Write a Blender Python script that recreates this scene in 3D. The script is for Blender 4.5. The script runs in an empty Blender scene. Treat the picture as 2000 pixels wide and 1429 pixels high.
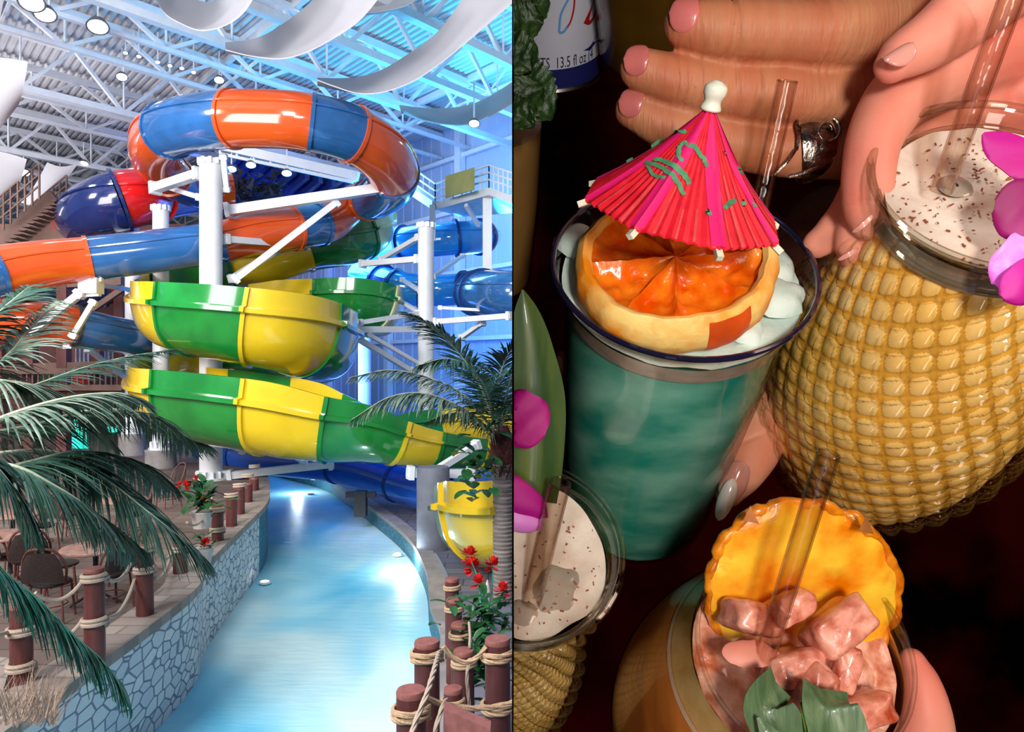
import bpy, bmesh, math, random
from math import sin, cos, pi, radians, sqrt
from mathutils import Vector, Matrix, noise
random.seed(7)
F = 1500.0          # focal length in pixels of the 2000x1429 frame
CZ = 3.1            # camera height above the cafe deck
S = bpy.context.scene
COL = S.collection

# ---------------------------------------------------------------- camera
cam = bpy.data.cameras.new('camera'); cam.sensor_width = 36; cam.lens = 36*F/2000
cam.clip_start = 0.02; cam.clip_end = 400
co = bpy.data.objects.new('camera', cam); COL.objects.link(co)
co.location = (0, 0, CZ); co.rotation_euler = (radians(90), 0, 0)
S.camera = co
# ---------------------------------------------------------------- world, exposure
W = bpy.data.worlds.new('world'); S.world = W; W.use_nodes = True
W.node_tree.nodes['Background'].inputs[0].default_value = (0.62, 0.74, 1.0, 1)
W.node_tree.nodes['Background'].inputs[1].default_value = 0.36
S.view_settings.view_transform = 'Standard'; S.view_settings.look = 'None'
S.view_settings.gamma = 1; S.view_settings.use_curve_mapping = False
S.view_settings.exposure = 0.0
S.cycles.max_bounces = 8; S.cycles.transparent_max_bounces = 24
S.cycles.caustics_reflective = False; S.cycles.caustics_refractive = False
S.cycles.sample_clamp_indirect = 4.0

def light(name, kind, loc, target, power, col, size=1.0, spot=None, blend=.5, size_y=None):
    l = bpy.data.lights.new(name, kind); l.energy = power; l.color = col
    if kind == 'AREA':
        l.size = size
        if size_y: l.shape = 'RECTANGLE'; l.size_y = size_y
    elif kind == 'SPOT': l.spot_size = radians(spot); l.spot_blend = blend; l.shadow_soft_size = size
    else: l.shadow_soft_size = size
    o = bpy.data.objects.new(name, l); COL.objects.link(o); o.location = loc
    d = Vector(target)-Vector(loc); o.rotation_euler = d.to_track_quat('-Z', 'Y').to_euler()
    return o
# hall light: flood lamps aimed into the hall, added fill lights brightening the roof from below, blue and cyan effect lights on the right wall
light('hall_flood', 'AREA', (-9, -6, 13), (-9, 21, 2), 5200, (1, .97, .93), 6)
light('hall_flood_left', 'AREA', (-26, 6, 14), (-12, 22, 2), 3300, (1, .95, .9), 5)
light('roof_fill', 'AREA', (-30, 34, 6), (-26, 42, 17), 6500, (1, .97, .97), 14)
light('roof_fill_near', 'AREA', (-14, 8, 7), (-14, 22, 17), 2600, (1, .97, .97), 8)
light('cyan_uplight', 'SPOT', (-1.5, 33, 6.5), (-3, 27, 17), 8500, (.03, .62, 1), .5, 130, .6)
light('cyan_uplight_near', 'SPOT', (-3, 22, 9), (-2.5, 22, 17), 3600, (.03, .62, 1), .5, 140, .6)
light('blue_wall_wash', 'AREA', (-6, 31, 9.5), (2, 36, 6), 2100, (.16, .52, 1), 6)
light('channel_fill', 'AREA', (-4.5, 5.5, 9), (-3.2, 12, -1.3), 800, (1, .98, .95), 2.5)  # added light above the river, only to brighten its water
light('channel_fill_far', 'SPOT', (-9, 16, 9), (-5.5, 22, -1.3), 1500, (.75, .95, 1), .6, 50, .7)  # second added light, over the far stretch of water
light('blue_wall_wash_low', 'AREA', (-8, 30, 3.5), (-3, 38, 3), 2000, (.08, .25, 1), 6)
light('blue_stage_wash', 'SPOT', (-13, 34, 8), (-20, 50, 10), 9000, (.02, .2, 1), .6, 90, .6)
light('blue_roof_wash', 'SPOT', (-20, 40, 7), (-26, 58, 17), 12000, (.12, .35, 1), .6, 110, .6)
light('green_wall_wash', 'POINT', (-17, 31, 2.5), (-17, 31, 0), 120, (.1, 1, .65), .3)
light('blue_floor_wash', 'SPOT', (-3.5, 21.5, 3.2), (-2.2, 22, -.9), 260, (.05, .2, 1), .3, 120, .6)
for k, (x, y, e) in enumerate([(-7.4, 26.5, 260), (-2.3, 16.5, 160), (-5.6, 16.0, 140)]):
    light('channel_lamp_light', 'POINT', (x, y, -.95), (x, y, -2), e*.25, (.8, .97, 1), .12)

# the bar: one camera flash above and to the right of the lens, and two added warm fill lights with no real source
light('bar_flash', 'AREA', (.045, -.26, CZ+.035), (.09, .3, CZ-.02), 3.5, (1, .95, .9), .07)
light('bar_side_fill', 'AREA', (.5, -.1, CZ+.3), (.1, .3, CZ), 1.0, (1, .72, .58), .2)
light('bar_fill', 'AREA', (.04, -.28, CZ-.25), (.1, .35, CZ-.05), 1.5, (1, .85, .75), .25)

# ---------------------------------------------------------------- helpers
def P(px, py, d):
    return Vector(((px-1000)*d/F, d, CZ-(py-714)*d/F))
def PZ(px, py, z):                       # point of the horizontal plane z seen at a pixel
    return P(px, py, (CZ-z)*F/(py-714))
def vec(*a): return Vector(a)
def cat(pts, n=8, closed=False):
    """Catmull-Rom through lists of equal length tuples/Vectors."""
    pts = [tuple(p) for p in pts]; m = len(pts); out = []
    def g(i): return pts[i % m] if closed else pts[max(0, min(m-1, i))]
    for i in range(m if closed else m-1):
        p0, p1, p2, p3 = g(i-1), g(i), g(i+1), g(i+2)
        if not closed and i == 0: p0 = tuple(2*a-b for a, b in zip(p1, p2))
        if not closed and i == m-2: p3 = tuple(2*a-b for a, b in zip(p2, p1))
        for k in range(n):
            t = k/n
            out.append(tuple(.5*((2*b)+(-a+c)*t+(2*a-5*b+4*c-d)*t*t+(-a+3*b-3*c+d)*t**3) for a, b, c, d in zip(p0, p1, p2, p3)))
    if not closed: out.append(pts[-1])
    return out

def halve(me, x0):                       # keep only what lies on the bar's side of the partition
    bm = bmesh.new(); bm.from_mesh(me)
    r = bmesh.ops.bisect_plane(bm, geom=bm.verts[:]+bm.edges[:]+bm.faces[:], plane_co=(x0, 0, 0), plane_no=(1, 0, 0), clear_inner=True)
    ed = [e for e in r['geom_cut'] if isinstance(e, bmesh.types.BMEdge) and e.is_boundary]
    if ed: bmesh.ops.holes_fill(bm, edges=ed, sides=0)
    bm.to_mesh(me); bm.free()
class MB:
    def __init__(s): s.v = []; s.f = []; s.m = None
    def add(s, vs, fs):
        o = len(s.v); s.v += [Vector(v) for v in vs]; s.f += [tuple(i+o for i in f) for f in fs]; return s
    def box(s, c, size, ax=None):
        c = Vector(c); X, Y, Z = ax or (vec(1, 0, 0), vec(0, 1, 0), vec(0, 0, 1)); a, b, d = [q/2 for q in size]
        vs = [c+X*i*a+Y*j*b+Z*k*d for i in (-1, 1) for j in (-1, 1) for k in (-1, 1)]
        return s.add(vs, [(0, 1, 3, 2), (4, 6, 7, 5), (0, 4, 5, 1), (2, 3, 7, 6), (0, 2, 6, 4), (1, 5, 7, 3)])
    def beam(s, a, b, w, h=None, up=vec(0, 0, 1)):
        a, b = Vector(a), Vector(b); h = h or w; d = (b-a); L = d.length; d.normalize()
        x = d.cross(up)
        if x.length < 1e-4: x = d.cross(vec(1, 0, 0))
        x.normalize(); z = x.cross(d)
        return s.box((a+b)/2, (w, L, h), (x, d, z))
    def sweep(s, path, secs, closed_sec=True, caps=True, up=vec(0, 0, 1), closed_path=False, transport=False):
        """secs: function i -> list of (u, v) offsets; frame from fixed up vector or parallel transport."""
        n = len(path); path = [Vector(p) for p in path]; rings = []; px_ = None
        for i in range(n):
            if closed_path: t = path[(i+1) % n]-path[i-1]
            else: t = path[min(i+1, n-1)]-path[max(i-1, 0)]
            t.normalize()
            if transport and px_ is not None: x = px_-t*px_.dot(t)
            else: x = t.cross(up)
            if x.length < 1e-5: x = t.cross(vec(1, 0.01, 0))
            x.normalize(); px_ = x; z = x.cross(t)
            rings.append([path[i]+x*u+z*v for u, v in secs(i)])
        o = len(s.v); m = len(rings[0])
        for r in rings: s.v += r
        for i in range(n if closed_path else n-1):
            j = (i+1) % n
            for k in range(m if closed_sec else m-1):
                l = (k+1) % m
                s.f.append((o+i*m+k, o+i*m+l, o+j*m+l, o+j*m+k))
        if caps and closed_sec and not closed_path:
            s.f.append(tuple(o+k for k in range(m))[::-1]); s.f.append(tuple(o+(n-1)*m+k for k in range(m)))
        return s
    def tube(s, path, r, n=8, caps=True, closed_path=False):
        R = r if callable(r) else (lambda i: r[i]) if isinstance(r, (list, tuple)) else (lambda i: r)
        return s.sweep(path, lambda i: [(R(i)*cos(2*pi*k/n), R(i)*sin(2*pi*k/n)) for k in range(n)], True, caps, closed_path=closed_path, transport=True)
    def lathe(s, prof, n=32, org=(0, 0, 0), axis=(0, 0, 1), ref=None, caps=True, fn=None):
        """prof: list of (r, h) along the axis from org."""
        org = Vector(org); z = Vector(axis).normalized(); x = (Vector(ref) if ref else (vec(1, 0, 0) if abs(z.x) < .9 else vec(0, 1, 0)))
        x = (x-z*x.dot(z)).normalized(); y = z.cross(x); o = len(s.v); m = len(prof)
        for i, (r, h) in enumerate(prof):
            for k in range(n):
                a = 2*pi*k/n; rr = r if fn is None else fn(r, h, a, i)
                s.v.append(org+z*h+(x*cos(a)+y*sin(a))*rr)
        for i in range(m-1):
            for k in range(n):
                l = (k+1) % n; s.f.append((o+i*n+k, o+i*n+l, o+(i+1)*n+l, o+(i+1)*n+k))
        if caps:
            if prof[0][0] > 1e-6: s.f.append(tuple(o+k for k in range(n))[::-1])
            if prof[-1][0] > 1e-6: s.f.append(tuple(o+(m-1)*n+k for k in range(n)))
        return s
    def grid(s, rows, closed=False):
        o = len(s.v); m = len(rows[0])
        for r in rows: s.v += [Vector(p) for p in r]
        for i in range(len(rows)-1):
            for k in range(m if closed else m-1):
                l = (k+1) % m; s.f.append((o+i*m+k, o+i*m+l, o+(i+1)*m+l, o+(i+1)*m+k))
        return s
    def slab(s, outline, thick, ndir):
        """solid plate from a 3D outline, extruded by thick along ndir."""
        n = len(outline); nd = Vector(ndir).normalized()*thick
        vs = [Vector(p) for p in outline]+[Vector(p)+nd for p in outline]
        fs = [tuple(range(n))[::-1], tuple(range(n, 2*n))]+[(i, (i+1) % n, n+(i+1) % n, n+i) for i in range(n)]
        return s.add(vs, fs)
    def build(s, name, mat, parent=None, smooth=True, angle=40, cut=None):
        me = bpy.data.meshes.new(name); off = Vector(parent['_w']) if parent is not None and '_w' in parent else vec(0, 0, 0)
        me.from_pydata([v-off for v in s.v], [], s.f); me.validate()
        if cut is not None: halve(me, cut-off.x)
        if smooth and len(me.polygons):
            me.polygons.foreach_set('use_smooth', [True]*len(me.polygons))
            me.set_sharp_from_angle(angle=radians(angle))
        mats = mat if isinstance(mat, (list, tuple)) else [mat]
        for q in mats: me.materials.append(q)
        if s.m: me.polygons.foreach_set('material_index', s.m[:len(me.polygons)])
        o = bpy.data.objects.new(name, me); COL.objects.link(o)
        if parent is not None: o.parent = parent
        return o

def tag(o, label=None, cat=None, group=None, kind=None):
    if label: o['label'] = label
    if cat: o['category'] = cat
    if group: o['group'] = group
    if kind: o['kind'] = kind
    return o
def thing(name, label, cat_, loc=(0, 0, 0), group=None, kind=None):
    o = bpy.data.objects.new(name, None); COL.objects.link(o); o.location = loc; o['_w'] = tuple(loc)
    o.empty_display_size = .1
    return tag(o, label, cat_, group, kind)
def sub(o, ref):                        # lets a sub-part use the same world offset as its part
    o['_w'] = tuple(ref['_w']) if '_w' in ref else (0, 0, 0); return o
def dup(root, loc, rot=(0, 0, 0), label=None, group=None, scale=None):
    def cp(o, par):
        c = o.copy(); COL.objects.link(c); c.parent = par
        for ch in [q for q in KIDS.get(o.name, [])]: cp(ch, c)
        return c
    r = cp(root, None); r.location = loc; r.rotation_euler = rot
    if scale: r.scale = (scale,)*3
    if label: r['label'] = label
    if group: r['group'] = group
    return r
KIDS = {}
def reg(root):
    def rec(o):
        k = [c for c in COL.objects if c.parent == o]; KIDS[o.name] = k
        for c in k: rec(c)
    rec(root)

# ---------------------------------------------------------------- materials
def nodes(name):
    m = bpy.data.materials.new(name); m.use_nodes = True; nt = m.node_tree
    return m, nt, nt.nodes['Principled BSDF']
def pm(name, col, rough=.5, var=.12, scale=6, bump=0, bscale=None, metal=0, coat=0, sss=0, col2=None, spec=.5, stretch=(1, 1, 1), detail=4, lo=.35, hi=.65, sheen=0, emit=None, estr=0, sssr=None, trans=0, coords='Object'):
    m, nt, b = nodes(name); L = nt.links
    tc = nt.nodes.new('ShaderNodeTexCoord'); mp = nt.nodes.new('ShaderNodeMapping'); mp.inputs['Scale'].default_value = stretch
    L.new(tc.outputs[coords], mp.inputs[0])
    nz = nt.nodes.new('ShaderNodeTexNoise'); nz.inputs['Scale'].default_value = scale; nz.inputs['Detail'].default_value = detail
    L.new(mp.outputs[0], nz.inputs[0])
    cr = nt.nodes.new('ShaderNodeValToRGB'); e = cr.color_ramp.elements
    c2 = col2 or tuple(c*(1-var) for c in col); e[0].position = lo; e[1].position = hi
    e[0].color = (*c2, 1); e[1].color = (*col, 1)
    L.new(nz.outputs[0], cr.inputs[0]); L.new(cr.outputs[0], b.inputs['Base Color'])
    b.inputs['Roughness'].default_value = rough; b.inputs['Metallic'].default_value = metal
    b.inputs['Specular IOR Level'].default_value = spec
    b.inputs['Coat Weight'].default_value = coat; b.inputs['Coat Roughness'].default_value = .06
    b.inputs['Sheen Weight'].default_value = sheen
    b.inputs['Transmission Weight'].default_value = trans
    if sss:
        b.inputs['Subsurface Weight'].default_value = sss; b.inputs['Subsurface Radius'].default_value = sssr or (1, .35, .2)
        b.inputs['Subsurface Scale'].default_value = .004
    if bump:
        bp = nt.nodes.new('ShaderNodeBump'); bp.inputs['Strength'].default_value = bump; bp.inputs['Distance'].default_value = .3/(bscale or scale)
        n2 = nt.nodes.new('ShaderNodeTexNoise'); n2.inputs['Scale'].default_value = bscale or scale; n2.inputs['Detail'].default_value = 5
        L.new(mp.outputs[0], n2.inputs[0]); L.new(n2.outputs[0], bp.inputs['Height']); L.new(bp.outputs[0], b.inputs['Normal'])
    if emit: b.inputs['Emission Color'].default_value = (*emit, 1); b.inputs['Emission Strength'].default_value = estr
    return m
def hexc(h):
    h = h.lstrip('#'); c = [int(h[i:i+2], 16)/255 for i in (0, 2, 4)]
    return tuple(x/12.92 if x <= .04045 else ((x+.055)/1.055)**2.4 for x in c)
def brick(name, c1, c2, mortar, scale, bw, rh, ms=.02, bump=.5, rough=.8, coords='Object', rot=(0, 0, 0)):
    m, nt, b = nodes(name); L = nt.links; tc = nt.nodes.new('ShaderNodeTexCoord'); mp = nt.nodes.new('ShaderNodeMapping'); mp.inputs['Rotation'].default_value = rot
    L.new(tc.outputs[coords], mp.inputs[0]); t = nt.nodes.new('ShaderNodeTexBrick')
    for k, v in (('Color1', c1), ('Color2', c2), ('Mortar', mortar)): t.inputs[k].default_value = (*v, 1)
    for k, v in (('Scale', scale), ('Brick Width', bw), ('Row Height', rh), ('Mortar Size', ms)): t.inputs[k].default_value = v
    L.new(mp.outputs[0], t.inputs[0]); L.new(t.outputs[0], b.inputs['Base Color']); b.inputs['Roughness'].default_value = rough
    bp = nt.nodes.new('ShaderNodeBump'); bp.inputs['Strength'].default_value = bump; bp.inputs['Distance'].default_value = .02; bp.invert = True
    L.new(t.outputs[1], bp.inputs['Height']); L.new(bp.outputs[0], b.inputs['Normal'])
    return m
def stone(name, c1, c2, mortar, scale, edge=.06, stretch=(1, 1, 1.4)):
    m, nt, b = nodes(name); L = nt.links; tc = nt.nodes.new('ShaderNodeTexCoord'); mp = nt.nodes.new('ShaderNodeMapping'); mp.inputs['Scale'].default_value = stretch
    L.new(tc.outputs['Object'], mp.inputs[0])
    v = nt.nodes.new('ShaderNodeTexVoronoi'); v.feature = 'DISTANCE_TO_EDGE'; v.inputs['Scale'].default_value = scale; v.inputs['Randomness'].default_value = .75
    v2 = nt.nodes.new('ShaderNodeTexVoronoi'); v2.inputs['Scale'].default_value = scale; v2.inputs['Randomness'].default_value = .75
    L.new(mp.outputs[0], v.inputs[0]); L.new(mp.outputs[0], v2.inputs[0])
    cr = nt.nodes.new('ShaderNodeValToRGB'); cr.color_ramp.elements[0].color = (*c1, 1); cr.color_ramp.elements[1].color = (*c2, 1)
    L.new(v2.outputs['Color'], cr.inputs[0])
    r2 = nt.nodes.new('ShaderNodeValToRGB'); r2.color_ramp.elements[0].position = edge*.4; r2.color_ramp.elements[1].position = edge
    L.new(v.outputs[0], r2.inputs[0]); mx = nt.nodes.new('ShaderNodeMix'); mx.data_type = 'RGBA'
    L.new(r2.outputs[0], mx.inputs[0]); mx.inputs[6].default_value = (*mortar, 1); L.new(cr.outputs[0], mx.inputs[7])
    L.new(mx.outputs[2], b.inputs['Base Color']); b.inputs['Roughness'].default_value = .7
    bp = nt.nodes.new('ShaderNodeBump'); bp.inputs['Strength'].default_value = .6; bp.inputs['Distance'].default_value = .03
    L.new(r2.outputs[0], bp.inputs['Height']); L.new(bp.outputs[0], b.inputs['Normal'])
    return m
M = {}
M['white_steel'] = pm('white_painted_steel', (.74, .76, .8), .35, .08, 3)
M['deck_metal'] = pm('roof_deck_metal', (.62, .62, .66), .5, .15, .4)
M['sail'] = pm('sail_fabric', (.42, .42, .46), .9, .04, .5)
M['wall_panel'] = pm('wall_panel', (.42, .5, .66), .6, .12, .25, stretch=(1, 1, .2))
M['orange'] = pm('orange_fibreglass', (.66, .085, .012), .16, .12, 1.2, coat=.8)
M['blue'] = pm('blue_fibreglass', (.025, .13, .38), .16, .3, 1.2, coat=.8)
M['green'] = pm('green_fibreglass', (.01, .21, .032), .16, .3, 1.2, coat=.8)
M['yellow'] = pm('yellow_fibreglass', (.70, .49, .015), .18, .12, 1.2, coat=.7)
M['paleyellow'] = pm('pale_yellow_fibreglass', (.75, .72, .35), .2, .1, 1.2, coat=.6)
M['red'] = pm('red_fibreglass', (.66, .012, .015), .16, .2, 1.2, coat=.8)
M['navy'] = pm('navy_fibreglass', (.012, .025, .14), .16, .2, 1.2, coat=.8)
M['skyblue'] = pm('sky_blue_fibreglass', (.02, .28, .75), .15, .2, 1.2, coat=.8)
M['darkblue'] = pm('dark_blue_flange', (.01, .05, .22), .3, .2, 3)
M['deepblue'] = pm('deep_blue_fibreglass', (.015, .10, .55), .2, .2, 1.2, coat=.8)
M['darkgrey'] = pm('dark_grey_paint', (.04, .04, .05), .5, .2, 4)
M['wood_post'] = pm('dark_red_wood', (.11, .024, .02), .55, .35, 5, bump=.25, bscale=30, stretch=(4, 4, .5))
M['post_top'] = pm('post_end_grain', (.26, .085, .07), .6, .3, 14, bump=.2, bscale=40)
M['rope'] = pm('hemp_rope', (.50, .33, .20), .85, .3, 60, bump=.4, bscale=120)
M['ropelight'] = pm('pale_rope', (.46, .36, .28), .85, .2, 60, bump=.4, bscale=120)
M['concrete'] = pm('concrete', (.30, .28, .28), .85, .3, 3, bump=.2, bscale=12)
M['brownwall'] = pm('dark_red_timber', (.15, .045, .04), .7, .4, 2, bump=.1, bscale=8, stretch=(1, 1, .3))
M['brownmetal'] = pm('brown_metal', (.17, .09, .07), .6, .3, 2)
M['frond'] = pm('palm_leaf', (.03, .09, .06), .42, .6, 5, col2=(.015, .05, .035))
M['frondpale'] = pm('pale_palm_leaf', (.20, .26, .20), .45, .5, 5, col2=(.04, .10, .07))
M['frondgreen'] = pm('fresh_palm_leaf', (.03, .22, .13), .42, .6, 4, col2=(.02, .10, .07))
M['rachis'] = pm('palm_rib', (.36, .40, .28), .5, .3, 10)
M['trunk'] = pm('palm_trunk', (.26, .22, .2), .8, .5, 3, bump=.6, bscale=14, stretch=(1, 1, 6))
M['fibre'] = pm('palm_fibre', (.10, .02, .02), .9, .5, 20, bump=.5, bscale=40)
M['leaf'] = pm('glossy_leaf', (.02, .12, .03), .35, .5, 8)
M['petal_red'] = pm('red_petal', (.72, .02, .015), .5, .35, 30)
M['wicker'] = pm('red_brown_wicker', (.16, .045, .035), .6, .5, 40, bump=.3, bscale=80)
M['wickerback'] = pm('dark_wicker', (.028, .014, .012), .7, .6, 50, bump=.3, bscale=80)
M['tabletop'] = pm('stone_tabletop', (.36, .20, .15), .4, .45, 9)
M['olive'] = pm('olive_panel', (.40, .38, .11), .6, .15, 2)
M['pot'] = pm('white_pot', (.55, .50, .47), .5, .2, 5)
M['lampbody'] = pm('lamp_housing', (.12, .12, .14), .4, .3, 5)
M['lampglow'] = pm('lamp_glow', (1, 1, 1), .5, .0, 1, emit=(1, .97, .92), estr=14)
M['lampblue'] = pm('lamp_glow_blue', (1, 1, 1), .5, .0, 1, emit=(.35, .7, 1), estr=9)
M['floor_deck'] = brick('deck_pavers', (.175, .125, .105), (.11, .072, .06), (.05, .035, .03), 1, 1.15, .42, .012, .4)
M['floor_right'] = brick('quay_pavers', (.15, .15, .19), (.10, .10, .14), (.05, .05, .07), 1, .9, .4, .015, .4)
M['coping'] = brick('coping_stone', (.34, .28, .245), (.25, .20, .175), (.2, .17, .15), 1, .5, .3, .02, .5)
M['stonewall'] = stone('grey_stone_blocks', (.46, .50, .56), (.68, .70, .70), (.16, .19, .28), 4.6, .075, (1, .8, 1.5))
M['teal_tile'] = stone('teal_pool_tile', (.03, .13, .2), (.06, .22, .30), (.02, .07, .12), 9, .06)
def water_mat():
    m, nt, b = nodes('pool_water'); L = nt.links
    tc = nt.nodes.new('ShaderNodeTexCoord'); mp = nt.nodes.new('ShaderNodeMapping'); mp.inputs['Rotation'].default_value = (0, 0, .35); mp.inputs['Scale'].default_value = (.38, .24, 1)
    L.new(tc.outputs['Object'], mp.inputs[0])
    n = nt.nodes.new('ShaderNodeTexNoise'); n.inputs['Scale'].default_value = 1.0; n.inputs['Detail'].default_value = 2.5; n.inputs['Distortion'].default_value = .5
    L.new(mp.outputs[0], n.inputs[0]); cr = nt.nodes.new('ShaderNodeValToRGB'); e = cr.color_ramp.elements
    e[0].position = .32; e[0].color = (*hexc('#54bee8'), 1); e[1].position = .62; e[1].color = (*hexc('#cdf2f8'), 1)
    k = e.new(.46); k.color = (*hexc('#90d8f2'), 1)
    L.new(n.outputs[0], cr.inputs[0]); L.new(cr.outputs[0], b.inputs['Base Color'])
    b.inputs['Roughness'].default_value = .42; b.inputs['Specular IOR Level'].default_value = .35
    m2 = nt.nodes.new('ShaderNodeMapping'); m2.inputs['Scale'].default_value = (1.2, 5, 1); m2.inputs['Rotation'].default_value = (0, 0, .2); L.new(tc.outputs['Object'], m2.inputs[0])
    n2 = nt.nodes.new('ShaderNodeTexNoise'); n2.inputs['Scale'].default_value = 1.3; L.new(m2.outputs[0], n2.inputs[0])
    bp = nt.nodes.new('ShaderNodeBump'); bp.inputs['Strength'].default_value = .15; bp.inputs['Distance'].default_value = .1
    L.new(n2.outputs[0], bp.inputs['Height']); L.new(bp.outputs[0], b.inputs['Normal'])
    return m
M['water'] = water_mat()

# ================================================================ WATER PARK: the hall
A = vec(-1280, 1500, 0).normalized(); B = vec(1222, 1500, 0).normalized()
def AB(a, b, h): return vec(0, 0, CZ)+A*a+B*b+vec(0, 0, h)      # h is above the camera
def struct(o): o['kind'] = 'structure'; return o
HR = 13.5; BW = 26.0
# roof deck: corrugated, ribs run along A
m = MB(); b = -10.0; prof = []
while b < BW+.2:
    prof += [(b, 0), (b+.13, 0), (b+.17, .10), (b+.28, .10)]; b += .32
m.grid([[AB(a, bb, HR+h) for bb, h in prof] for a in (4, 30, 58, 86)])
m2 = MB(); m2.box(AB(45, 8, HR+.35), (84, 38, .2), (A, (B-A*B.dot(A)).normalized(), vec(0, 0, 1)))
o = struct(m.build('ceiling', M['deck_metal'], smooth=False))
# right wall: ribbed panels, columns, girts
wn = (B-A*B.dot(A)).normalized()                  # outward normal of the right wall
m = MB(); a = 3.0; pr = []
while a < 86:
    pr += [(a, 0), (a+.30, 0), (a+.36, .06), (a+.58, .06), (a+.64, 0)]; a += 1.0
zs = [-4.2, HR+.2]
m.grid([[AB(aa, BW, h)+wn*q for aa, q in pr] for h in zs])
m.grid([[AB(3, BW, h)+wn*.3 for h in zs], [AB(86, BW, h)+wn*.3 for h in zs]])
struct(m.build('wall_right', M['wall_panel'], smooth=False))
m = MB(); m.box(AB(86, 8, 4.6), (.3, 46, 18), (A, B, vec(0, 0, 1))); struct(m.build('wall_back', M['wall_panel'], smooth=False))
tn = [0]
def trim(m, mat, **k):
    tn[0] += 1; return struct(m.build('trim_%d' % tn[0], mat, **k))
for a in (15, 22, 29.5, 37, 45, 54, 64, 75):
    m = MB(); p = AB(a, BW-.25, 0); m.box((p.x, p.y, 8), (.5, .4, 17.6), (A, wn, vec(0, 0, 1))); trim(m, M['white_steel'], smooth=False)
for h in (1.5, 5.2, 8.6, 11.6):
    m = MB(); m.beam(AB(6, BW-.2, h), AB(86, BW-.2, h), .2, .22); trim(m, M['white_steel'], smooth=False)
# roof trusses along B
TA = [14.6, 18.0, 21.4, 24.6, 28.8, 31.5, 34.8, 38.6, 42, 45.5, 49.5, 54, 59, 65, 72, 80]
for i, a in enumerate(TA):
    big = a in (24.6, 21.4, 45.5, 34.8, 18.0); hb = 11.0 if big else 11.9
    t = thing('trim_%d' % (tn[0]+1), None, None, kind='structure'); tn[0] += 1
    w = .34 if big else .2
    m = MB(); m.beam(AB(a, -6, hb), AB(a, BW, hb), w, .26 if big else .16); m.build('lower_chord', M['white_steel'], t, smooth=False)
    m = MB(); m.beam(AB(a, -6, HR-.35), AB(a, BW, HR-.35), .3, .3); m.build('upper_chord', M['white_steel'], t, smooth=False)
    m = MB(); st = 4.0; b = -5.0+(i % 2)
    while b+st < BW:
        m.beam(AB(a, b, HR-.4), AB(a, b+st/2, hb), .14); m.beam(AB(a, b+st/2, hb), AB(a, b+st, HR-.4), .14)
        m.beam(AB(a, b+st/2, hb), AB(a, b+st/2, HR-.4), .07); b += st
    m.build('web_bars', M['white_steel'], t, smooth=False)
for b in (4, 12.5, 22):
    m = MB(); m.beam(AB(6, b, HR-.2), AB(85, b, HR-.2), .22, .3); m.beam(AB(6, b, HR-1.2), AB(85, b, HR-1.2), .1, .1)
    for i in range(len(TA)-1):
        m.beam(AB(TA[i], b, HR-.3), AB((TA[i]+TA[i+1])/2, b, HR-1.2), .07); m.beam(AB((TA[i]+TA[i+1])/2, b, HR-1.2), AB(TA[i+1], b, HR-.3), .07)
    trim(m, M['white_steel'], smooth=False)
# the main diagonal strut of the roof (dark line beside the lamps)
m = MB(); m.beam(P(412, 118, 40), P(262, 236, 52), .35, .5); m.beam(P(262, 236, 52), P(262, 330, 52), .35); trim(m, M['white_steel'], smooth=False)
# hanging white fabric sails
def sail(edge1, edge2, lab, thick=.03):
    n = 10; e1 = cat([P(*p) for p in edge1], n); e2 = cat([P(*p) for p in edge2], n)
    m = MB(); rows = []
    for p, q in zip(e1, e2):
        p, q = Vector(p), Vector(q); r = []
        for k in range(7):
            t = k/6; r.append(p.lerp(q, t)-vec(0, 0, .18*sin(pi*t)))
        rows.append(r)
    back = [[v+vec(0, 0, thick) for v in r] for r in rows]
    loop = [r+b[::-1] for r, b in zip(rows, back)]
    m.grid(loop, closed=True)
    return tag(m.build('ceiling_sail', M['sail'], smooth=True), lab, 'fabric sail', 'white fabric sails hung under the roof')
sail([(285, -40, 19), (318, 22, 19.5), (352, 46, 19.5), (393, 60, 19.5), (440, 50, 19), (480, 20, 18.5), (520, -50, 18)], [(330, -60, 22), (355, -25, 22), (385, 0, 22), (410, 5, 22), (430, -5, 21.5), (450, -30, 21), (480, -80, 20)], 'white fabric sail cut by the top edge, left of the widest sail')
sail([(440, 98, 20), (490, 110, 20), (550, 115, 19.5), (605, 100, 19), (676, 60, 18.5), (714, 28, 18), (760, -30, 17.5)], [(440, 84, 23), (480, 80, 23), (510, 72, 22.5), (540, 56, 22), (588, 22, 21), (620, -10, 20.5), (650, -60, 19.5)], 'widest white fabric sail, hanging at the top between lamps and cyan roof')
sail([(620, 157, 20), (655, 170, 20), (700, 183, 19.8), (750, 180, 19.5), (805, 160, 19), (855, 128, 18.5), (905, 88, 18), (950, 50, 17.5), (1030, -20, 17)], [(620, 153, 23), (660, 154, 23), (700, 151, 22.8), (745, 138, 22), (800, 105, 21.5), (850, 68, 21), (880, 32, 20), (905, -5, 19.5), (930, -50, 19)], 'long curved white fabric sail sweeping up to the top right corner')
sail([(790, 216, 25), (830, 236, 24.5), (900, 245, 24), (955, 228, 23), (1015, 195, 22)], [(780, 206, 27), (835, 212, 26.5), (900, 209, 26), (950, 192, 25), (1010, 155, 24)], 'lowest white fabric sail, above the lamp on the right wall')
sail([(700, 26, 22), (750, 22, 22), (800, 8, 22), (830, -20, 22)], [(700, 10, 23.5), (740, 2, 23.5), (775, -8, 23.5), (800, -30, 23.5)], 'small white fabric sail at the top edge between the two long sails')
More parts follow.
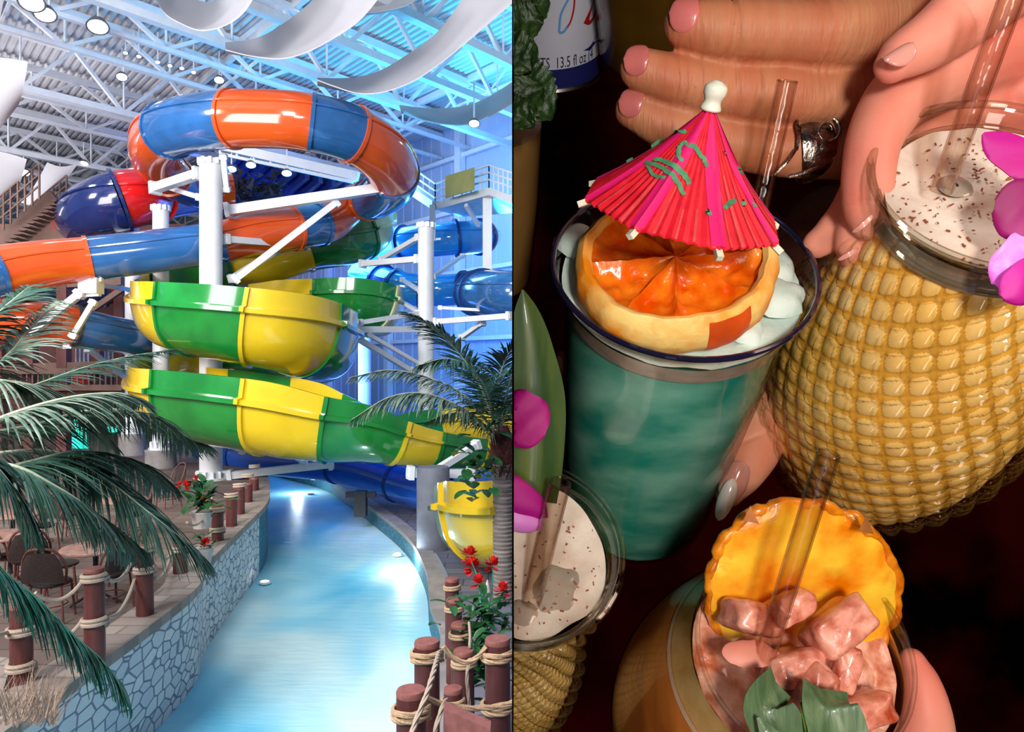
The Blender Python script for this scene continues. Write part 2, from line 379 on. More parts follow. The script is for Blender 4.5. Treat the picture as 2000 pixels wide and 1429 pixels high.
sail([(-40, 112, 20), (10, 115, 20), (54, 122, 20)], [(-40, 290, 21), (0, 250, 21), (36, 205, 21)], 'white fabric sail at the left edge of the hall')
sail([(92, 318, 32), (118, 326, 32), (150, 322, 32)], [(40, 395, 33), (70, 400, 33), (98, 372, 33)], 'small white fabric sail above the brown stairs')
sail([(-40, 290, 24), (12, 300, 24), (52, 312, 24)], [(-40, 420, 25), (-5, 405, 25), (30, 370, 25)], 'white fabric sail at the left edge, above the stairs railing')

# ceiling lamps
def lamp(px, py, d, r, lab, mt='lampglow', grp='flood lamps under the roof'):
    c = P(px, py, d); t = thing('flood_lamp', lab, 'lamp', c, grp)
    ax = (vec(0, 0, CZ-4)-c).normalized(); ax = vec(ax.x*.5, ax.y*.5, -1).normalized()
    m = MB(); m.lathe([(r*.5, r*.9), (r*.8, r*.6), (r*1.1, 0), (r*1.0, 0)], 16, c, -ax); m.build('housing', M['lampbody'], t)
    m = MB(); m.lathe([(.001, -.12*r), (r*.6, -.1*r), (r*.98, .02*r)], 16, c, -ax, caps=False); m.build('lens', M[mt], t)
    m = MB(); m.beam(c-ax*r*.9, c+vec(0, 0, 1.2), .05); m.build('hanger', M['white_steel'], t, smooth=False)
for px, py, d, r, lab in [(62, 5, 22, .34, 'brightest flood lamp in the top left corner'), (88, 28, 22.6, .30, 'bright flood lamp just under the corner lamp'), (191, 52, 26, .34, 'large flood lamp right of the corner lamps'),
        (238, 150, 31.5, .22, 'flood lamp above the white lower truss chord'), (428, 156, 32, .2, 'flood lamp above the left end of the orange ring slide'), (46, 337, 40, .3, 'flood lamp by the small sail over the stairs'),
        (163, 320, 42, .26, 'flood lamp left of the ring slide, above the red flume'), (926, 241, 22.5, .16, 'flood lamp on the right wall under the lowest sail')]:
    lamp(px, py, d, r, lab)
for k, (px, py) in enumerate([(245, 103), (271, 110), (308, 121), (332, 128), (355, 133), (378, 141)]):
    lamp(px, py, 30.5, .085, ['leftmost', 'second', 'third', 'fourth', 'fifth', 'rightmost'][k]+' small spotlight in the row under the main roof beam', grp='row of small spotlights')
for px, py, lab in [(490, 322, 'left blue stage light under the ring slide'), (560, 338, 'right blue stage light under the ring slide'), (452, 330, 'blue stage light beside the white column top')]:
    lamp(px, py, 30, .2, lab, 'lampblue', 'blue stage lights')

# dark stage structure behind the ring slide
m = MB()
for k in range(9):
    x0 = 470+k*26; m.beam(P(x0, 300+k*8, 40), P(x0-90, 395+k*4, 44), .25, .5)
m.slab([P(450, 290, 41), P(700, 345, 41), P(730, 400, 46), P(430, 410, 46)], .2, (0, 0, 1))
tag(m.build('stage_canopy', M['navy'], smooth=False), 'dark blue canopy with ribs behind the ring slide', 'canopy')
m = MB()
random.seed(4)
for k in range(260):
    p = P(random.uniform(435, 545), random.gauss(372, 14), 34+random.uniform(-1, 1)); q = vec(random.uniform(-1, 1), random.uniform(-1, 1), random.uniform(-.6, .6)).normalized()
    s_ = q.cross(vec(.3, .2, 1)).normalized()*.12; m.add([p-s_, p+s_, p+q*.5+s_*.3, p+q*.5-s_*.3], [(0, 1, 2, 3)])
m.beam(P(480, 375, 34), P(480, 480, 34), .2)
tag(m.build('artificial_tree', M['darkgrey'], smooth=False), 'dark leafy artificial tree beside the white column top', 'tree')
for k, (x0, x1, y0, y1) in enumerate([(440, 700, 296, 352)]):
    m = MB(); m.beam(P(430, 284, 30), P(700, 345, 30), .3, .35); m.beam(P(430, 300, 30), P(690, 355, 30), .12, .12)
    for q in range(9):
        t = q/8; m.beam(P(430+t*265, 284+t*60, 30), P(430+t*262, 300+t*55, 30), .08)
    trim(m, M['white_steel'], smooth=False)

# service platform with railing on the right wall
t = thing('service_platform', 'white steel service platform with railing on the blue right wall', 'platform', P(930, 380, 26))
m = MB(); m.slab([P(850, 395, 27), P(955, 365, 25), P(1010, 385, 24), P(1010, 400, 26), P(905, 410, 29)], .25, (0, 0, -1)); m.beam(P(780, 355, 31), P(850, 400, 27), .25, .3); m.build('walkway', M['white_steel'], t, smooth=False)
m = MB()
for pts in ([(780, 310, 31), (850, 358, 27), (955, 322, 25), (1010, 340, 24)],):
    for dy in (0, 14, 28):
        for p, q in zip(pts, pts[1:]): m.beam(P(p[0], p[1]+dy, p[2]), P(q[0], q[1]+dy, q[2]), .05)
    for p, q in zip(pts, pts[1:]):
        for k in range(7):
            u = k/6; x, y, d = [p[i]+(q[i]-p[i])*u for i in range(3)]; m.beam(P(x, y, d), P(x, y+44, d), .04)
m.build('railing', M['white_steel'], t, smooth=False)
for a_, b_, w_ in ((P(845, 400, 27), P(845, 470, 27), .2), (P(910, 400, 26), P(935, 440, 27), .12), (P(952, 380, 25.5), P(952, 560, 25.5), .3)):
    m = MB(); m.beam(a_, b_, w_); m.build('support', M['white_steel'], t, smooth=False)
m = MB(); m.slab([P(870, 343, 26.2), P(927, 326, 24.9), P(927, 369, 24.9), P(870, 386, 26.2)], .06, (0, 1, 0)); tag(m.build('sign_panel', M['olive'], smooth=False), 'blank olive yellow panel hung on the platform railing', 'panel')

# ================================================================ ground, river, walls
LE = [(-4.25, 3.2), (-4.28, 7), (-4.3, 9.3), (-4.4, 10.7), (-4.75, 11.9), (-5.12, 14.5), (-5.5, 17.1), (-6.2, 19.5), (-7.4, 23), (-9.9, 30.5), (-13, 36)]
RE = [(-.95, 3.2), (-1.0, 9), (-1.05, 11.3), (-1.37, 12.8), (-1.71, 15.1), (-2.5, 18), (-4.0, 21.6), (-6.4, 26.8), (-8.8, 29.9), (-10.1, 31.3), (-13, 33)]
LE = [p for p in cat(LE, 6)]; RE = [p for p in cat(RE, 6)]
m = MB(); m.grid([[(a[0]-.3, a[1], -1.3), (b[0]+.3, b[1], -1.3)] for a, b in zip(LE, RE)])
o = m.build('lazy_river_water', M['water'], smooth=False); tag(o, 'pale blue water of the winding river channel', 'water', kind='stuff')
m = MB(); m.grid([[(a[0]-.5, a[1], -1.6), (b[0]+.5, b[1], -1.6)] for a, b in zip(LE, RE)]); trim(m, M['teal_tile'], smooth=False)
def ribbonwall(edge, side, z0, z1, w, mat):
    m = MB(); n = len(edge); pts = [Vector((*p, 0)) for p in edge]; rows = []
    for i in range(n):
        t = (pts[min(i+1, n-1)]-pts[max(i-1, 0)]).normalized(); nn = vec(t.y, -t.x, 0)*side
        p = pts[i]; rows.append([p+vec(0, 0, z0), p+vec(0, 0, z1), p+nn*w+vec(0, 0, z1), p+nn*w+vec(0, 0, z0)])
    m.grid(rows, closed=True); m.f.append((0, 1, 2, 3)); return m
kk = next(i for i, p in enumerate(LE) if p[1] > 16.2)
o = ribbonwall(LE[:kk+1], -1, -1.6, -.06, .4, 0); struct(o.build('wall_left', M['stonewall'], smooth=False))
o = ribbonwall(LE[kk:], -1, -1.6, -.06, .4, 0); trim(o, M['teal_tile'], smooth=False)
o = ribbonwall([(x+.05, y) for x, y in LE], -1, -.06, .06, .5, 0); trim(o, M['coping'], smooth=False)
o = ribbonwall(RE, 1, -1.6, -.95, .3, 0); trim(o, M['teal_tile'], smooth=False)
o = ribbonwall(RE, 1, -.95, -.85, .32, 0); trim(o, M['concrete'], smooth=False)
m = MB(); n = len(LE)
m.grid([[(-45, LE[i][1], 0), (LE[i][0]-.35, LE[i][1], 0)] for i in range(n)]); m.add([(-45, 35.9, 0), (-12.9, 35.9, 0), (12, 60, 0), (-60, 90, 0)], [(0, 1, 2, 3)])
struct(m.build('floor', M['floor_deck'], smooth=False))
m = MB(); m.grid([[(RE[i][0]+.4, RE[i][1], -.9), (14, RE[i][1], -.9)] for i in range(n)]); m.add([(-12.6, 33, -.9), (14, 33, -.9), (30, 45, -.9), (-12.6, 45, -.9)], [(0, 1, 2, 3)])
trim(m, M['floor_right'], smooth=False)
# underwater lamps in the channel wall
for px, py, d, lab in [(606, 962, 25.2, 'glowing channel lamp at the far bend of the river'), (776, 1082, 17.9, 'glowing channel lamp in the right river wall'), (517, 1136, 15.6, 'glowing channel lamp at the left stone wall')]:
    c = PZ(px, py, -1.25); t = thing('channel_lamp', lab, 'lamp', c, 'round lamps at the water line')
    m = MB(); m.lathe([(.12, -.02), (.12, .01), (.09, .02)], 20, c); m.build('rim', M['white_steel'], t)
    m = MB(); m.lathe([(.09, .018), (.05, .03), (.001, .035)], 20, c); m.build('lens', M['lampglow'], t)

# ================================================================ slides
def circ(n=28): return [(cos(2*pi*k/n), sin(2*pi*k/n)) for k in range(n)]
def usec():
    o = [(-1, .8), (-1.04, .8), (-1.05, .36), (-1.2, .33), (-1.2, .22), (-1.05, .19), (-1.02, 0)]
    arc = [(-1.0*cos(a), -1.0*sin(a)) for a in [radians(q) for q in range(10, 180, 10)]]
    outer = o+arc+[(-x, y) for x, y in o[::-1]]
    inner = [(x*.94, y*.94 if y < 0 else y) for x, y in [(-1, .8), (-1, 0)]+arc+[(1, 0), (1, .8)]]
    return outer+inner[::-1]
def run(name, lab, ctrl, cuts, mats, kind='tube', group=None, flange='darkgrey', flrad=1.1, N=10, roll=0, fl=True):
    """ctrl: (px, py, depth, radius) along the axis; cuts: positions in control-index units; one part for each coloured section."""
    pts = [(*P(a, b, d), r) for a, b, d, r in ctrl]; C = cat(pts, N); n = len(C)
    t = thing(name, lab, 'water slide', P(*ctrl[len(ctrl)//2][:3]), group)
    edges = [0]+[int(round(c*N)) for c in cuts]+[n-1]
    base = circ() if kind == 'tube' else usec()
    path = [Vector(c[:3]) for c in C]; R = [c[3] for c in C]
    cr, sr = cos(roll), sin(roll)
    for i in range(len(edges)-1):
        a, b = edges[i], edges[i+1]
        if b <= a: continue
        seg = path[a:b+1]; mat = M[mats[i % len(mats)]]
        m = MB()
        # keep frames continuous: fixed up vector
        m.sweep(seg, lambda k: [((u*cr-v*sr)*R[a+k], (u*sr+v*cr)*R[a+k]) for u, v in base], True, kind != 'tube' )
        if kind == 'tube':
            # lengthwise joint rib on both sides
            for sd in (1, -1):
                rib = [(sd*1.0, .03), (sd*1.07, .03), (sd*1.07, -.03), (sd*1.0, -.03)]
                rb = [(x*.92-.0, y+.38) for x, y in rib]
                m.sweep(seg, lambda k: [(u*R[a+k], v*R[a+k]) for u, v in rb], True, True)
        m.build('slide_section', mat, t, angle=50)
        if fl and i > 0 and 0 < a < n-2:
            p = path[a]; d = (path[a+1]-path[a-1]).normalized(); w = .05
            m = MB(); m2 = [p-d*w, p+d*w]
            fb = [(u*flrad, v*flrad if not (kind == 'flume' and v > .5) else v) for u, v in base]
            if kind == 'tube':
                m.sweep(m2, lambda k: [(u*R[a], v*R[a]) for u, v in fb], True, True)
            else:
                k0 = len(base)//2; m.sweep(m2, lambda k: [(u*R[a]*1.06, v*R[a]*(1.06 if v < .5 else 1)) for u, v in base], True, True)
            m.build('joint_flange', M[flange] if flange != 'same' else mat, t, angle=40)
    return t
# orange and blue ring slide
run('ring_slide', 'orange and blue closed tube slide circling high around the white column',
    [(455, 372, 27.5, .62), (395, 372, 27, .62), (340, 348, 25, .68), (302, 300, 23, .72), (330, 254, 21.3, .76), (430, 234, 20.3, .75), (520, 232, 20, .74), (600, 238, 20, .74), (690, 262, 20.6, .76), (748, 302, 21.6, .78), (768, 350, 23, .74), (735, 385, 24.3, .66), (690, 398, 25, .6), (640, 432, 24.5, .66), (580, 445, 23.6, .66), (500, 455, 22.8, .62), (430, 472, 22.3, .6), (300, 490, 21.5, .6), (172, 505, 20.8, .6), (90, 514, 20.2, .62), (10, 528, 19.6, .66), (-60, 545, 19, .7)],
    [1, 2.2, 3.98, 5.22, 7.05, 8.0, 9.75, 11.4, 13.3, 14.1, 16.0, 18.0, 20.25], ['orange', 'blue', 'orange', 'blue', 'orange', 'blue', 'orange', 'blue', 'orange', 'blue', 'orange', 'blue', 'orange', 'blue'], flange='same', flrad=1.06, N=12)
# green and yellow spiral flume
run('spiral_flume', 'green and yellow open spiral flume winding round the white column down to the right',
    [(738, 425, 28, .62), (725, 455, 27.3, .72), (680, 472, 26.6, .78), (605, 486, 26, .74), (520, 512, 25.6, .7), (440, 525, 25.4, .7), (372, 560, 24.5, .8), (335, 592, 22.4, .9), (336, 608, 20.4, .94), (385, 618, 19.2, .98), (470, 629, 18.6, 1.0), (550, 644, 18.8, 1.02), (602, 664, 19.9, 1.04), (622, 676, 21.4, 1.04), (600, 686, 23.6, .9), (540, 694, 25, .8), (420, 706, 25.2, .8), (352, 730, 24.2, .85), (328, 755, 22, .9), (332, 772, 20.2, .94), (382, 784, 19, 1.0), (480, 797, 18.3, 1.0), (570, 812, 18.0, 1.0), (640, 828, 17.9, .88), (700, 838, 18, .78), (770, 858, 18.4, .6), (840, 872, 19, .5), (930, 882, 20, .46), (1000, 880, 21, .46)],
    [1.4, 3.05, 4.8, 6.5, 8.95, 10.3, 11.6, 15.8, 16.8, 17.7, 19.9, 21.45, 23.1, 25, 26, 27], ['paleyellow', 'green', 'yellow', 'green', 'yellow', 'green', 'yellow', 'green', 'yellow', 'green', 'yellow', 'green', 'yellow', 'green', 'yellow', 'green', 'yellow'], kind='flume', flange='same', N=12)

run('curved_flume', 'short open flume bend of yellow, green and pale yellow behind the big spiral',
    [(500, 592, 25.4, .7), (560, 590, 25.4, .8), (640, 590, 25, .85), (700, 590, 24.8, .86), (735, 606, 25.6, .86), (736, 615, 28, .8)], [2.05, 3.6], ['yellow', 'green', 'paleyellow'], kind='flume', flange='same')
run('raft_flume', 'red and navy open flume bowl bending down at the left of the ring slide',
    [(420, 372, 31, .8), (350, 372, 28, .9), (270, 384, 25.5, .95), (205, 400, 25, .95), (165, 424, 26, .9), (178, 462, 28.5, .8), (240, 470, 31, .7)], [1.7, 2.5, 4.2, 5], ['deepblue', 'red', 'navy', 'red', 'red'], kind='tube', group=None, flange='same')
run('lower_tube_slide', 'orange and blue tube slide sloping down behind the palm fronds at left',
    [(-60, 628, 20.5, .62), (40, 626, 21, .6), (120, 632, 21.6, .58), (200, 648, 22.5, .54), (280, 664, 24, .52), (360, 690, 27, .5)], [2.3], ['orange', 'blue'])
run('red_tube_slide', 'red and dark tube slide low behind the white columns at left',
    [(330, 520, 33, .6), (250, 552, 31, .7), (180, 560, 30, .75), (90, 560, 30, .8), (-20, 560, 30, .8)], [.8, 1.7, 3], ['navy', 'red', 'navy', 'red'])
run('red_bowl_slide', 'small red and navy tube bend far behind the left palm fronds',
    [(140, 745, 30, .7), (180, 738, 30.5, .7), (225, 732, 32, .7), (300, 715, 35, .7)], [1.1, 2.2], ['red', 'navy', 'red'])
# blue tube slides by the right wall
G = 'blue tube slides beside the right wall'
run('blue_tube_slide', 'upper sky blue tube slide ending in a bend by the right wall', [(950, 462, 31, .6), (938, 462, 29.5, .62), (900, 464, 28.5, .62), (850, 468, 28.5, .62), (790, 474, 29, .6), (745, 488, 30, .6), (715, 515, 31.5, .58), (716, 545, 33, .55)], [1, 2.2, 4, 5.2, 6.2], ['skyblue'], group=G, flange='darkblue', flrad=1.16)
run('blue_tube_slide', 'middle blue tube slide running behind the right white column', [(705, 530, 30, .58), (745, 548, 29, .58), (775, 560, 28.5, .6), (820, 566, 28.5, .6), (870, 566, 28.5, .58), (930, 562, 28, .6), (960, 562, 28, .6)], [1, 1.9, 3, 4.6], ['skyblue', 'deepblue', 'skyblue'], group=G, flange='darkblue', flrad=1.16)
run('blue_tube_slide', 'largest blue tube slide, cut off at the right of the park', [(912, 575, 27.5, .55), (930, 572, 26, .72), (955, 572, 24.5, .74), (1010, 575, 23, .74), (1080, 580, 23, .74)], [1.0, 1.6], ['skyblue', 'skyblue', 'blue'], group=G, flange='darkblue', flrad=1.1)
run('blue_floor_slide', 'deep blue slide with ribs crossing low behind the river', [(400, 868, 25, .5), (450, 885, 24.4, .52), (540, 895, 23.5, .52), (640, 905, 22.8, .52), (730, 925, 21.8, .52), (790, 945, 21, .54), (860, 965, 20, .56)], [1.2, 3.2, 4.8], ['deepblue'], flange='darkblue', flrad=1.06)
run('splash_bowl', 'large yellow flume end with green rim behind the right palm trunk', [(932, 1010, 16, .86), (960, 1010, 14.8, .9), (985, 1010, 14.2, .93), (1050, 1010, 13.6, .95)], [.8], ['green', 'yellow'], flange='same', kind='flume')
run('far_flume', 'far green and yellow flume passing behind the right palm crown', [(770, 842, 24, .5), (830, 832, 23.5, .6), (890, 828, 23, .62), (960, 826, 22.5, .62), (1020, 824, 22, .62)], [2], ['green', 'yellow'], kind='flume', flange='same')
run('small_blue_slide', 'small light blue tube slide between the column top and the red bowl', [(320, 342, 27, .45), (352, 372, 28, .5), (392, 362, 29, .5), (430, 340, 30, .5)], [2], ['skyblue', 'deepblue'])
# ---------------------------------------------------------------- columns
def column(px, ptop, pbase, d, dia, lab, base=None, capring=True, zb=0.0):
    top = P(px, ptop, d); bot = vec(top.x, d, zb); t = thing('slide_column', lab, 'column', bot, 'white steel columns carrying the slides')
    r = dia/2; h = top.z-bot.z; y0 = base or 0
    m = MB(); m.lathe([(r, y0), (r, h-.12), (r*1.06, h-.12), (r*1.06, h), (r*.6, h+.04)], 32, bot); m.build('shaft', M['white_steel'], t)
    m = MB()
    for k in range(12):
        a = 2*pi*k/12; m.beam(bot+vec(cos(a)*r*1.0, sin(a)*r*1.0, y0+.12), bot+vec(cos(a)*r*1.35, sin(a)*r*1.35, y0+.12), .03, .24)
    m.lathe([(r*1.5, y0), (r*1.5, y0+.06), (r, y0+.07)], 32, bot); m.build('base_plate', M['white_steel'], t, smooth=False)
    if base:
        m = MB(); m.lathe([(r*1.9, 0), (r*1.9, base-.08), (r*1.95, base-.06), (r*1.95, base)], 32, bot); m.build('pedestal', M['concrete'], t)
    if capring:
        m = MB()
        for k in range(10):
            a = 2*pi*k/10; c = bot+vec(cos(a)*r, sin(a)*r, h-.06); m.box(c, (.1, .1, .16))
        m.build('cap_bolts', M['white_steel'], t, smooth=False)
column(412, 312, 0, 21, .60, 'thickest white slide column, in the middle of the ring and spiral')
column(314, 402, 0, 23.5, .47, 'white slide column on a round concrete pedestal, second from the left', .55)
column(258, 422, 0, 26.8, .46, 'leftmost white slide column on a concrete pedestal', .75)
column(832, 436, 0, 24, .50, 'white slide column at right in front of the blue tube slides', zb=-.9)
column(712, 560, 0, 30, .5, 'white slide column right behind the spiral flume', zb=-.9, capring=False)
m = MB(); m.lathe([(.36, 0), (.36, 1.75), (.33, 1.8)], 32, (P(846, 1000, 16.8).x, 16.8, -.9)); tag(m.build('concrete_pier', pm('dark_concrete', (.14, .15, .19), .8, .3, 3), smooth=True), 'round grey concrete pier beside the river under the green flume', 'pier')
# struts: white steel arms carrying the slides
ST = [((440, 412, 22), (752, 366, 22.5), .3, 'long white steel arm reaching right under the ring slide'), ((455, 548, 21.3), (660, 392, 22.5), .2, 'diagonal white strut below the long arm'),
      ((436, 466, 21.3), (600, 480, 24), .2, 'white strut from the column to the back of the spiral'), ((450, 545, 21.3), (560, 476, 24), .16, 'short diagonal white strut beside the column'),
      ((300, 368, 22.2), (392, 338, 21.2), .26, 'white arm from the column to the left end of the ring'), ((392, 385, 21.2), (312, 360, 24), .14, 'thin white strut left of the column top'),
      ((443, 375, 21.2), (436, 300, 20.8), .14, 'white brace rising from the column to the ring slide'), ((60, 650, 20.5), (160, 570, 20.6), .2, 'white arm holding the orange tube slide at left'),
      ((140, 660, 20.5), (185, 585, 20.6), .14, 'thin white arm beside the slide bracket at left'), ((252, 565, 26), (190, 555, 21), .14, 'white strut from the leftmost column to the slide bracket'),
      ((130, 672, 21.6), (250, 685, 26), .16, 'white arm under the lower tube slide'), ((170, 680, 24), (250, 740, 26), .14, 'diagonal white strut left of the leftmost column'),
      ((443, 928, 21), (652, 905, 21.4), .22, 'low white beam crossing over the far end of the river'), ((548, 870, 20), (596, 903, 21.2), .14, 'short white strut standing on the low beam'),
      ((795, 922, 17.4), (925, 924, 18), .22, 'white beam under the green flume at right'), ((845, 922, 17.4), (935, 865, 18.4), .16, 'diagonal white strut rising to the green flume'),
      ((395, 848, 20.6), (480, 880, 20.6), .16, 'white arm under the lower spiral beside the column'),
      ((705, 515, 25.5), (820, 505, 24), .2, 'white arm between the spiral and the right column'), ((742, 508, 26), (820, 462, 24), .16, 'diagonal white strut by the upper blue tube'),
      ((690, 643, 21.6), (825, 642, 24), .2, 'level white arm from the spiral to the right column'), ((698, 630, 22), (822, 610, 24), .14, 'upper thin white arm above the level arm'),
      ((690, 655, 21.8), (805, 725, 24), .16, 'white diagonal strut under the level arm'), ((715, 650, 22), (822, 712, 24), .12, 'thin second diagonal under the level arm'),
      ((770, 580, 26), (825, 612, 24), .12, 'thin white strut under the middle blue tube'), ((785, 545, 27), (822, 568, 24), .12, 'small white strut behind the right column'),
      ((845, 540, 24), (905, 498, 27), .12, 'white strut right of the right column'), ((850, 628, 24), (1000, 616, 22), .18, 'white arm from the right column toward the large blue tube'), ((900, 660, 24), (945, 628, 23), .14, 'short white strut below the large blue tube'),
      ((855, 600, 24), (960, 606, 24), .1, 'thin rail under the middle blue tube')]
for a, b, w, lab in ST:
    m = MB(); p, q = P(*a), P(*b); m.beam(p, q, w, w*.9); d = (q-p).normalized()
    t = thing('steel_strut', lab, 'strut', p, 'white steel struts between columns and slides'); m.build('bar', M['white_steel'], t, smooth=False)
    for e, s_ in ((p, 1), (q, -1)): m = MB(); m.beam(e+d*s_*.02, e+d*s_*.14, w*1.4, w*1.4); m.build('end_plate', M['white_steel'], t, smooth=False)
t = thing('slide_bracket', 'white steel saddle bracket under the orange tube slide at left', 'bracket', P(178, 560, 20.8))
m = MB(); m.box(P(178, 558, 20.8), (.5, .4, .42)); m.build('saddle', M['white_steel'], t, smooth=False)
m = MB(); m.beam(P(140, 548, 20.8), P(200, 545, 20.8), .12); m.beam(P(150, 575, 20.8), P(195, 572, 20.8), .16); m.build('cross_bar', M['white_steel'], t, smooth=False)
for px, py, d in [(705, 965, 20.5)]:
    c = P(px, py, d); m = MB(); m.beam(vec(c.x, c.y, -.9), c+vec(0, 0, .1), .3, .3); m.beam(c+vec(-.4, 0, 0), c+vec(.4, 0, 0), .14)
    tag(m.build('slide_post', M['darkgrey'], smooth=False), 'dark post under the deep blue slide beside the quay', 'post')

# ================================================================ left side: stairs, building
t = thing('staircase', 'brown metal stairs with mesh railing at the left under the roof', 'stairs', P(80, 480, 26))
a, b = P(38, 485, 26), P(130, 408, 26)
m = MB(); m.beam(a, b, 1.6, .22, vec(0, 1, 0)); m.beam(P(0, 478, 26), P(38, 485, 26), 1.4, .2, vec(0, 1, 0))
m.build('stringer', M['brownmetal'], t, smooth=False)
m = MB()
for k in range(12):
    q = a.lerp(b, k/11); m.box(q+vec(.1, 0, .13), (.28, 1.5, .03))
m.build('tread', M['brownmetal'], t, smooth=False)
m = MB()
for off in (0, -1.5):
    for k in range(8):
        q = a.lerp(b, k/7)+vec(0, off, 0); m.beam(q, q+vec(0, 0, 1.15), .05)
    for h in (1.15, .8, .45): m.beam(a+vec(0, off, h), b+vec(0, off, h), .045)
m.build('railing', M['brownmetal'], t, smooth=False)
t = thing('timber_building', 'dark red timber building with beams behind the left palm fronds', 'building', (-22, 31, 0))
m = MB(); m.box((-25, 38, 4.6), (22, 10, 9.2)); m.build('wall', M['brownwall'], t, smooth=False)
m = MB()
for px, y0, y1, d in [(0, 480, 900, 27), (125, 430, 900, 27), (60, 560, 900, 27), (190, 650, 900, 28), (235, 560, 900, 30)]:
    m.beam(P(px, y0, d), P(px, y1, d), .35)
m.build('pillar', M['brownwall'], t, smooth=False)
m = MB()
for y0, y1, d in [(560, 548, 27), (655, 640, 27), (720, 712, 27), (770, 765, 27)]: m.beam(P(-20, y0, d), P(240, y1, d), .3)
m.beam(P(150, 625, 27), P(245, 560, 27), .18); m.build('beam', M['brownmetal'], t, smooth=False)
m = MB()
for k in range(14):
    x = 150+k*8; m.beam(P(x, 620, 30), P(x, 715, 30), .14, .05)
m.build('shutter', M['wall_panel'], t, smooth=False)
m = MB()
for k in range(20): m.beam(P(20+k*11, 722, 26.5), P(20+k*11, 758, 26.5), .05)
m.beam(P(10, 724, 26.5), P(240, 724, 26.5), .2); m.beam(P(10, 756, 26.5), P(240, 756, 26.5), .2); m.build('railing', M['brownmetal'], t, smooth=False)
m = MB(); m.box(P(150, 855, 29), (.5, .2, 1.4)); m.box(P(172, 855, 29), (.5, .2, 1.4)); m.box(P(195, 838, 29), (1.2, .2, .2))
tag(m.build('lit_doorway', pm('green_lit_glass', (.05, .9, .7), .4, .2, 3, emit=(.03, .85, .65), estr=.8), smooth=False), 'turquoise lit doorway behind the left palm fronds', 'door')
m = MB(); m.box((-14.5, 33, 1.6), (12, .6, 3.2)); tag(m.build('dark_hedge_wall', pm('hedge', (.015, .06, .02), .8, .6, 3, bump=.8, bscale=4), smooth=False), 'dark green hedge behind the white columns', 'hedge')

# ================================================================ posts and ropes
random.seed(11)
def rope_path(m, pts, r, n=6, tw=3.0, strands=3):
    """three-strand twisted rope along a polyline."""
    pts = [Vector(p) for p in pts]; L = [0]
    for a, b in zip(pts, pts[1:]): L.append(L[-1]+(b-a).length)
    px_ = None; fr = []
    for i in range(len(pts)):
        t = (pts[min(i+1, len(pts)-1)]-pts[max(i-1, 0)]).normalized()
        x = t.cross(vec(.13, .21, 1)) if px_ is None else px_-t*px_.dot(t)
        x.normalize(); px_ = x; fr.append((x, t.cross(x)))
    for s_ in range(strands):
        sp = []
        for p, (x, y), l in zip(pts, fr, L):
            a = l/(r*tw)+2*pi*s_/strands; sp.append(p+(x*cos(a)+y*sin(a))*r*.5)
        m.tube(sp, r*.56, n)
def dense(pts, step):
    out = []; pts = [Vector(p) for p in pts]
    for a, b in zip(pts, pts[1:]):
        k = max(1, int((b-a).length/step)); out += [a.lerp(b, i/k) for i in range(k)]
    return out+[pts[-1]]
def sag(a, b, s, n=14):
    a, b = Vector(a), Vector(b); return [a.lerp(b, k/n)-vec(0, 0, s*4*(k/n)*(1-k/n)) for k in range(n+1)]
def coil(m, c, r, rr, turns=2, pitch=None, fine=True):
    pitch = pitch or rr*2.0; n = 30*turns
    pts = [c+vec(cos(2*pi*k/30)*(r+rr*.8), sin(2*pi*k/30)*(r+rr*.8), pitch*k/30) for k in range(n+1)]
    if fine: rope_path(m, dense(pts, rr*.8), rr, 5)
    else: m.tube(pts, rr, 6)
POSTS = []
def post(px, py, d, dia, zb, lab, coils, ropemat='ropelight', fine=False, rr=.022, grp='dark red rope posts along the river'):
    top = P(px, py, d); t = thing('rope_post', lab, 'post', vec(top.x, top.y, zb), grp); r = dia/2; h = top.z-zb; o = vec(top.x, top.y, zb)
    m = MB(); m.lathe([(r*1.02, 0), (r, h*.5), (r*.98, h-.04)], 28, o, fn=lambda rr_, hh, a, i: rr_*(1+.02*sin(a*5+hh*3))); m.build('shaft', M['wood_post'], t)
    m = MB(); m.lathe([(r*.99, h-.04), (r*1.0, h-.015), (r*.93, h), (r*.5, h+.004), (.001, h+.005)], 28, o, caps=False); m.build('top', M['post_top'], t)
    for k, hh in enumerate(coils):
        m = MB(); coil(m, o+vec(0, 0, hh), r, rr, 2, fine=fine); m.build('rope_coil', M[ropemat], t)
    POSTS.append((o, r, h)); return o
# near right posts (tall, thick rope)
rp = [post(803, 1345, 5.1, .2, -.9, 'nearest rope post at the bottom, left of the three thick ones', [1.66], 'rope', True, .021, 'thick rope posts at the bottom right'),
      post(834, 1250, 6.0, .2, -.9, 'thick rope post at the river edge, behind the nearest one', [1.70], 'rope', True, .021, 'thick rope posts at the bottom right'),
      post(972, 1245, 6.0, .2, -.9, 'thick rope post at the right, below the red flowers', [1.70, 1.30], 'rope', True, .021, 'thick rope posts at the bottom right')]
for px, py, d, dia, lab in [(883, 1128, 10.4, .19, 'farthest short rope post beside the red flowers'), (887, 1168, 9.6, .2, 'second farthest short rope post beside the red flowers'), (899, 1216, 8.2, .2, 'short rope post left of the flower leaves'), (906, 1268, 7.3, .2, 'short rope post right behind the thick river edge post'), (885, 1342, 6.9, .17, 'lowest short post between the thick rope posts')]:
    post(px, py, d, dia, -.9, lab, [P(px, py, d).z+.9-.16], 'rope', False, .016, 'short rope posts along the right quay')
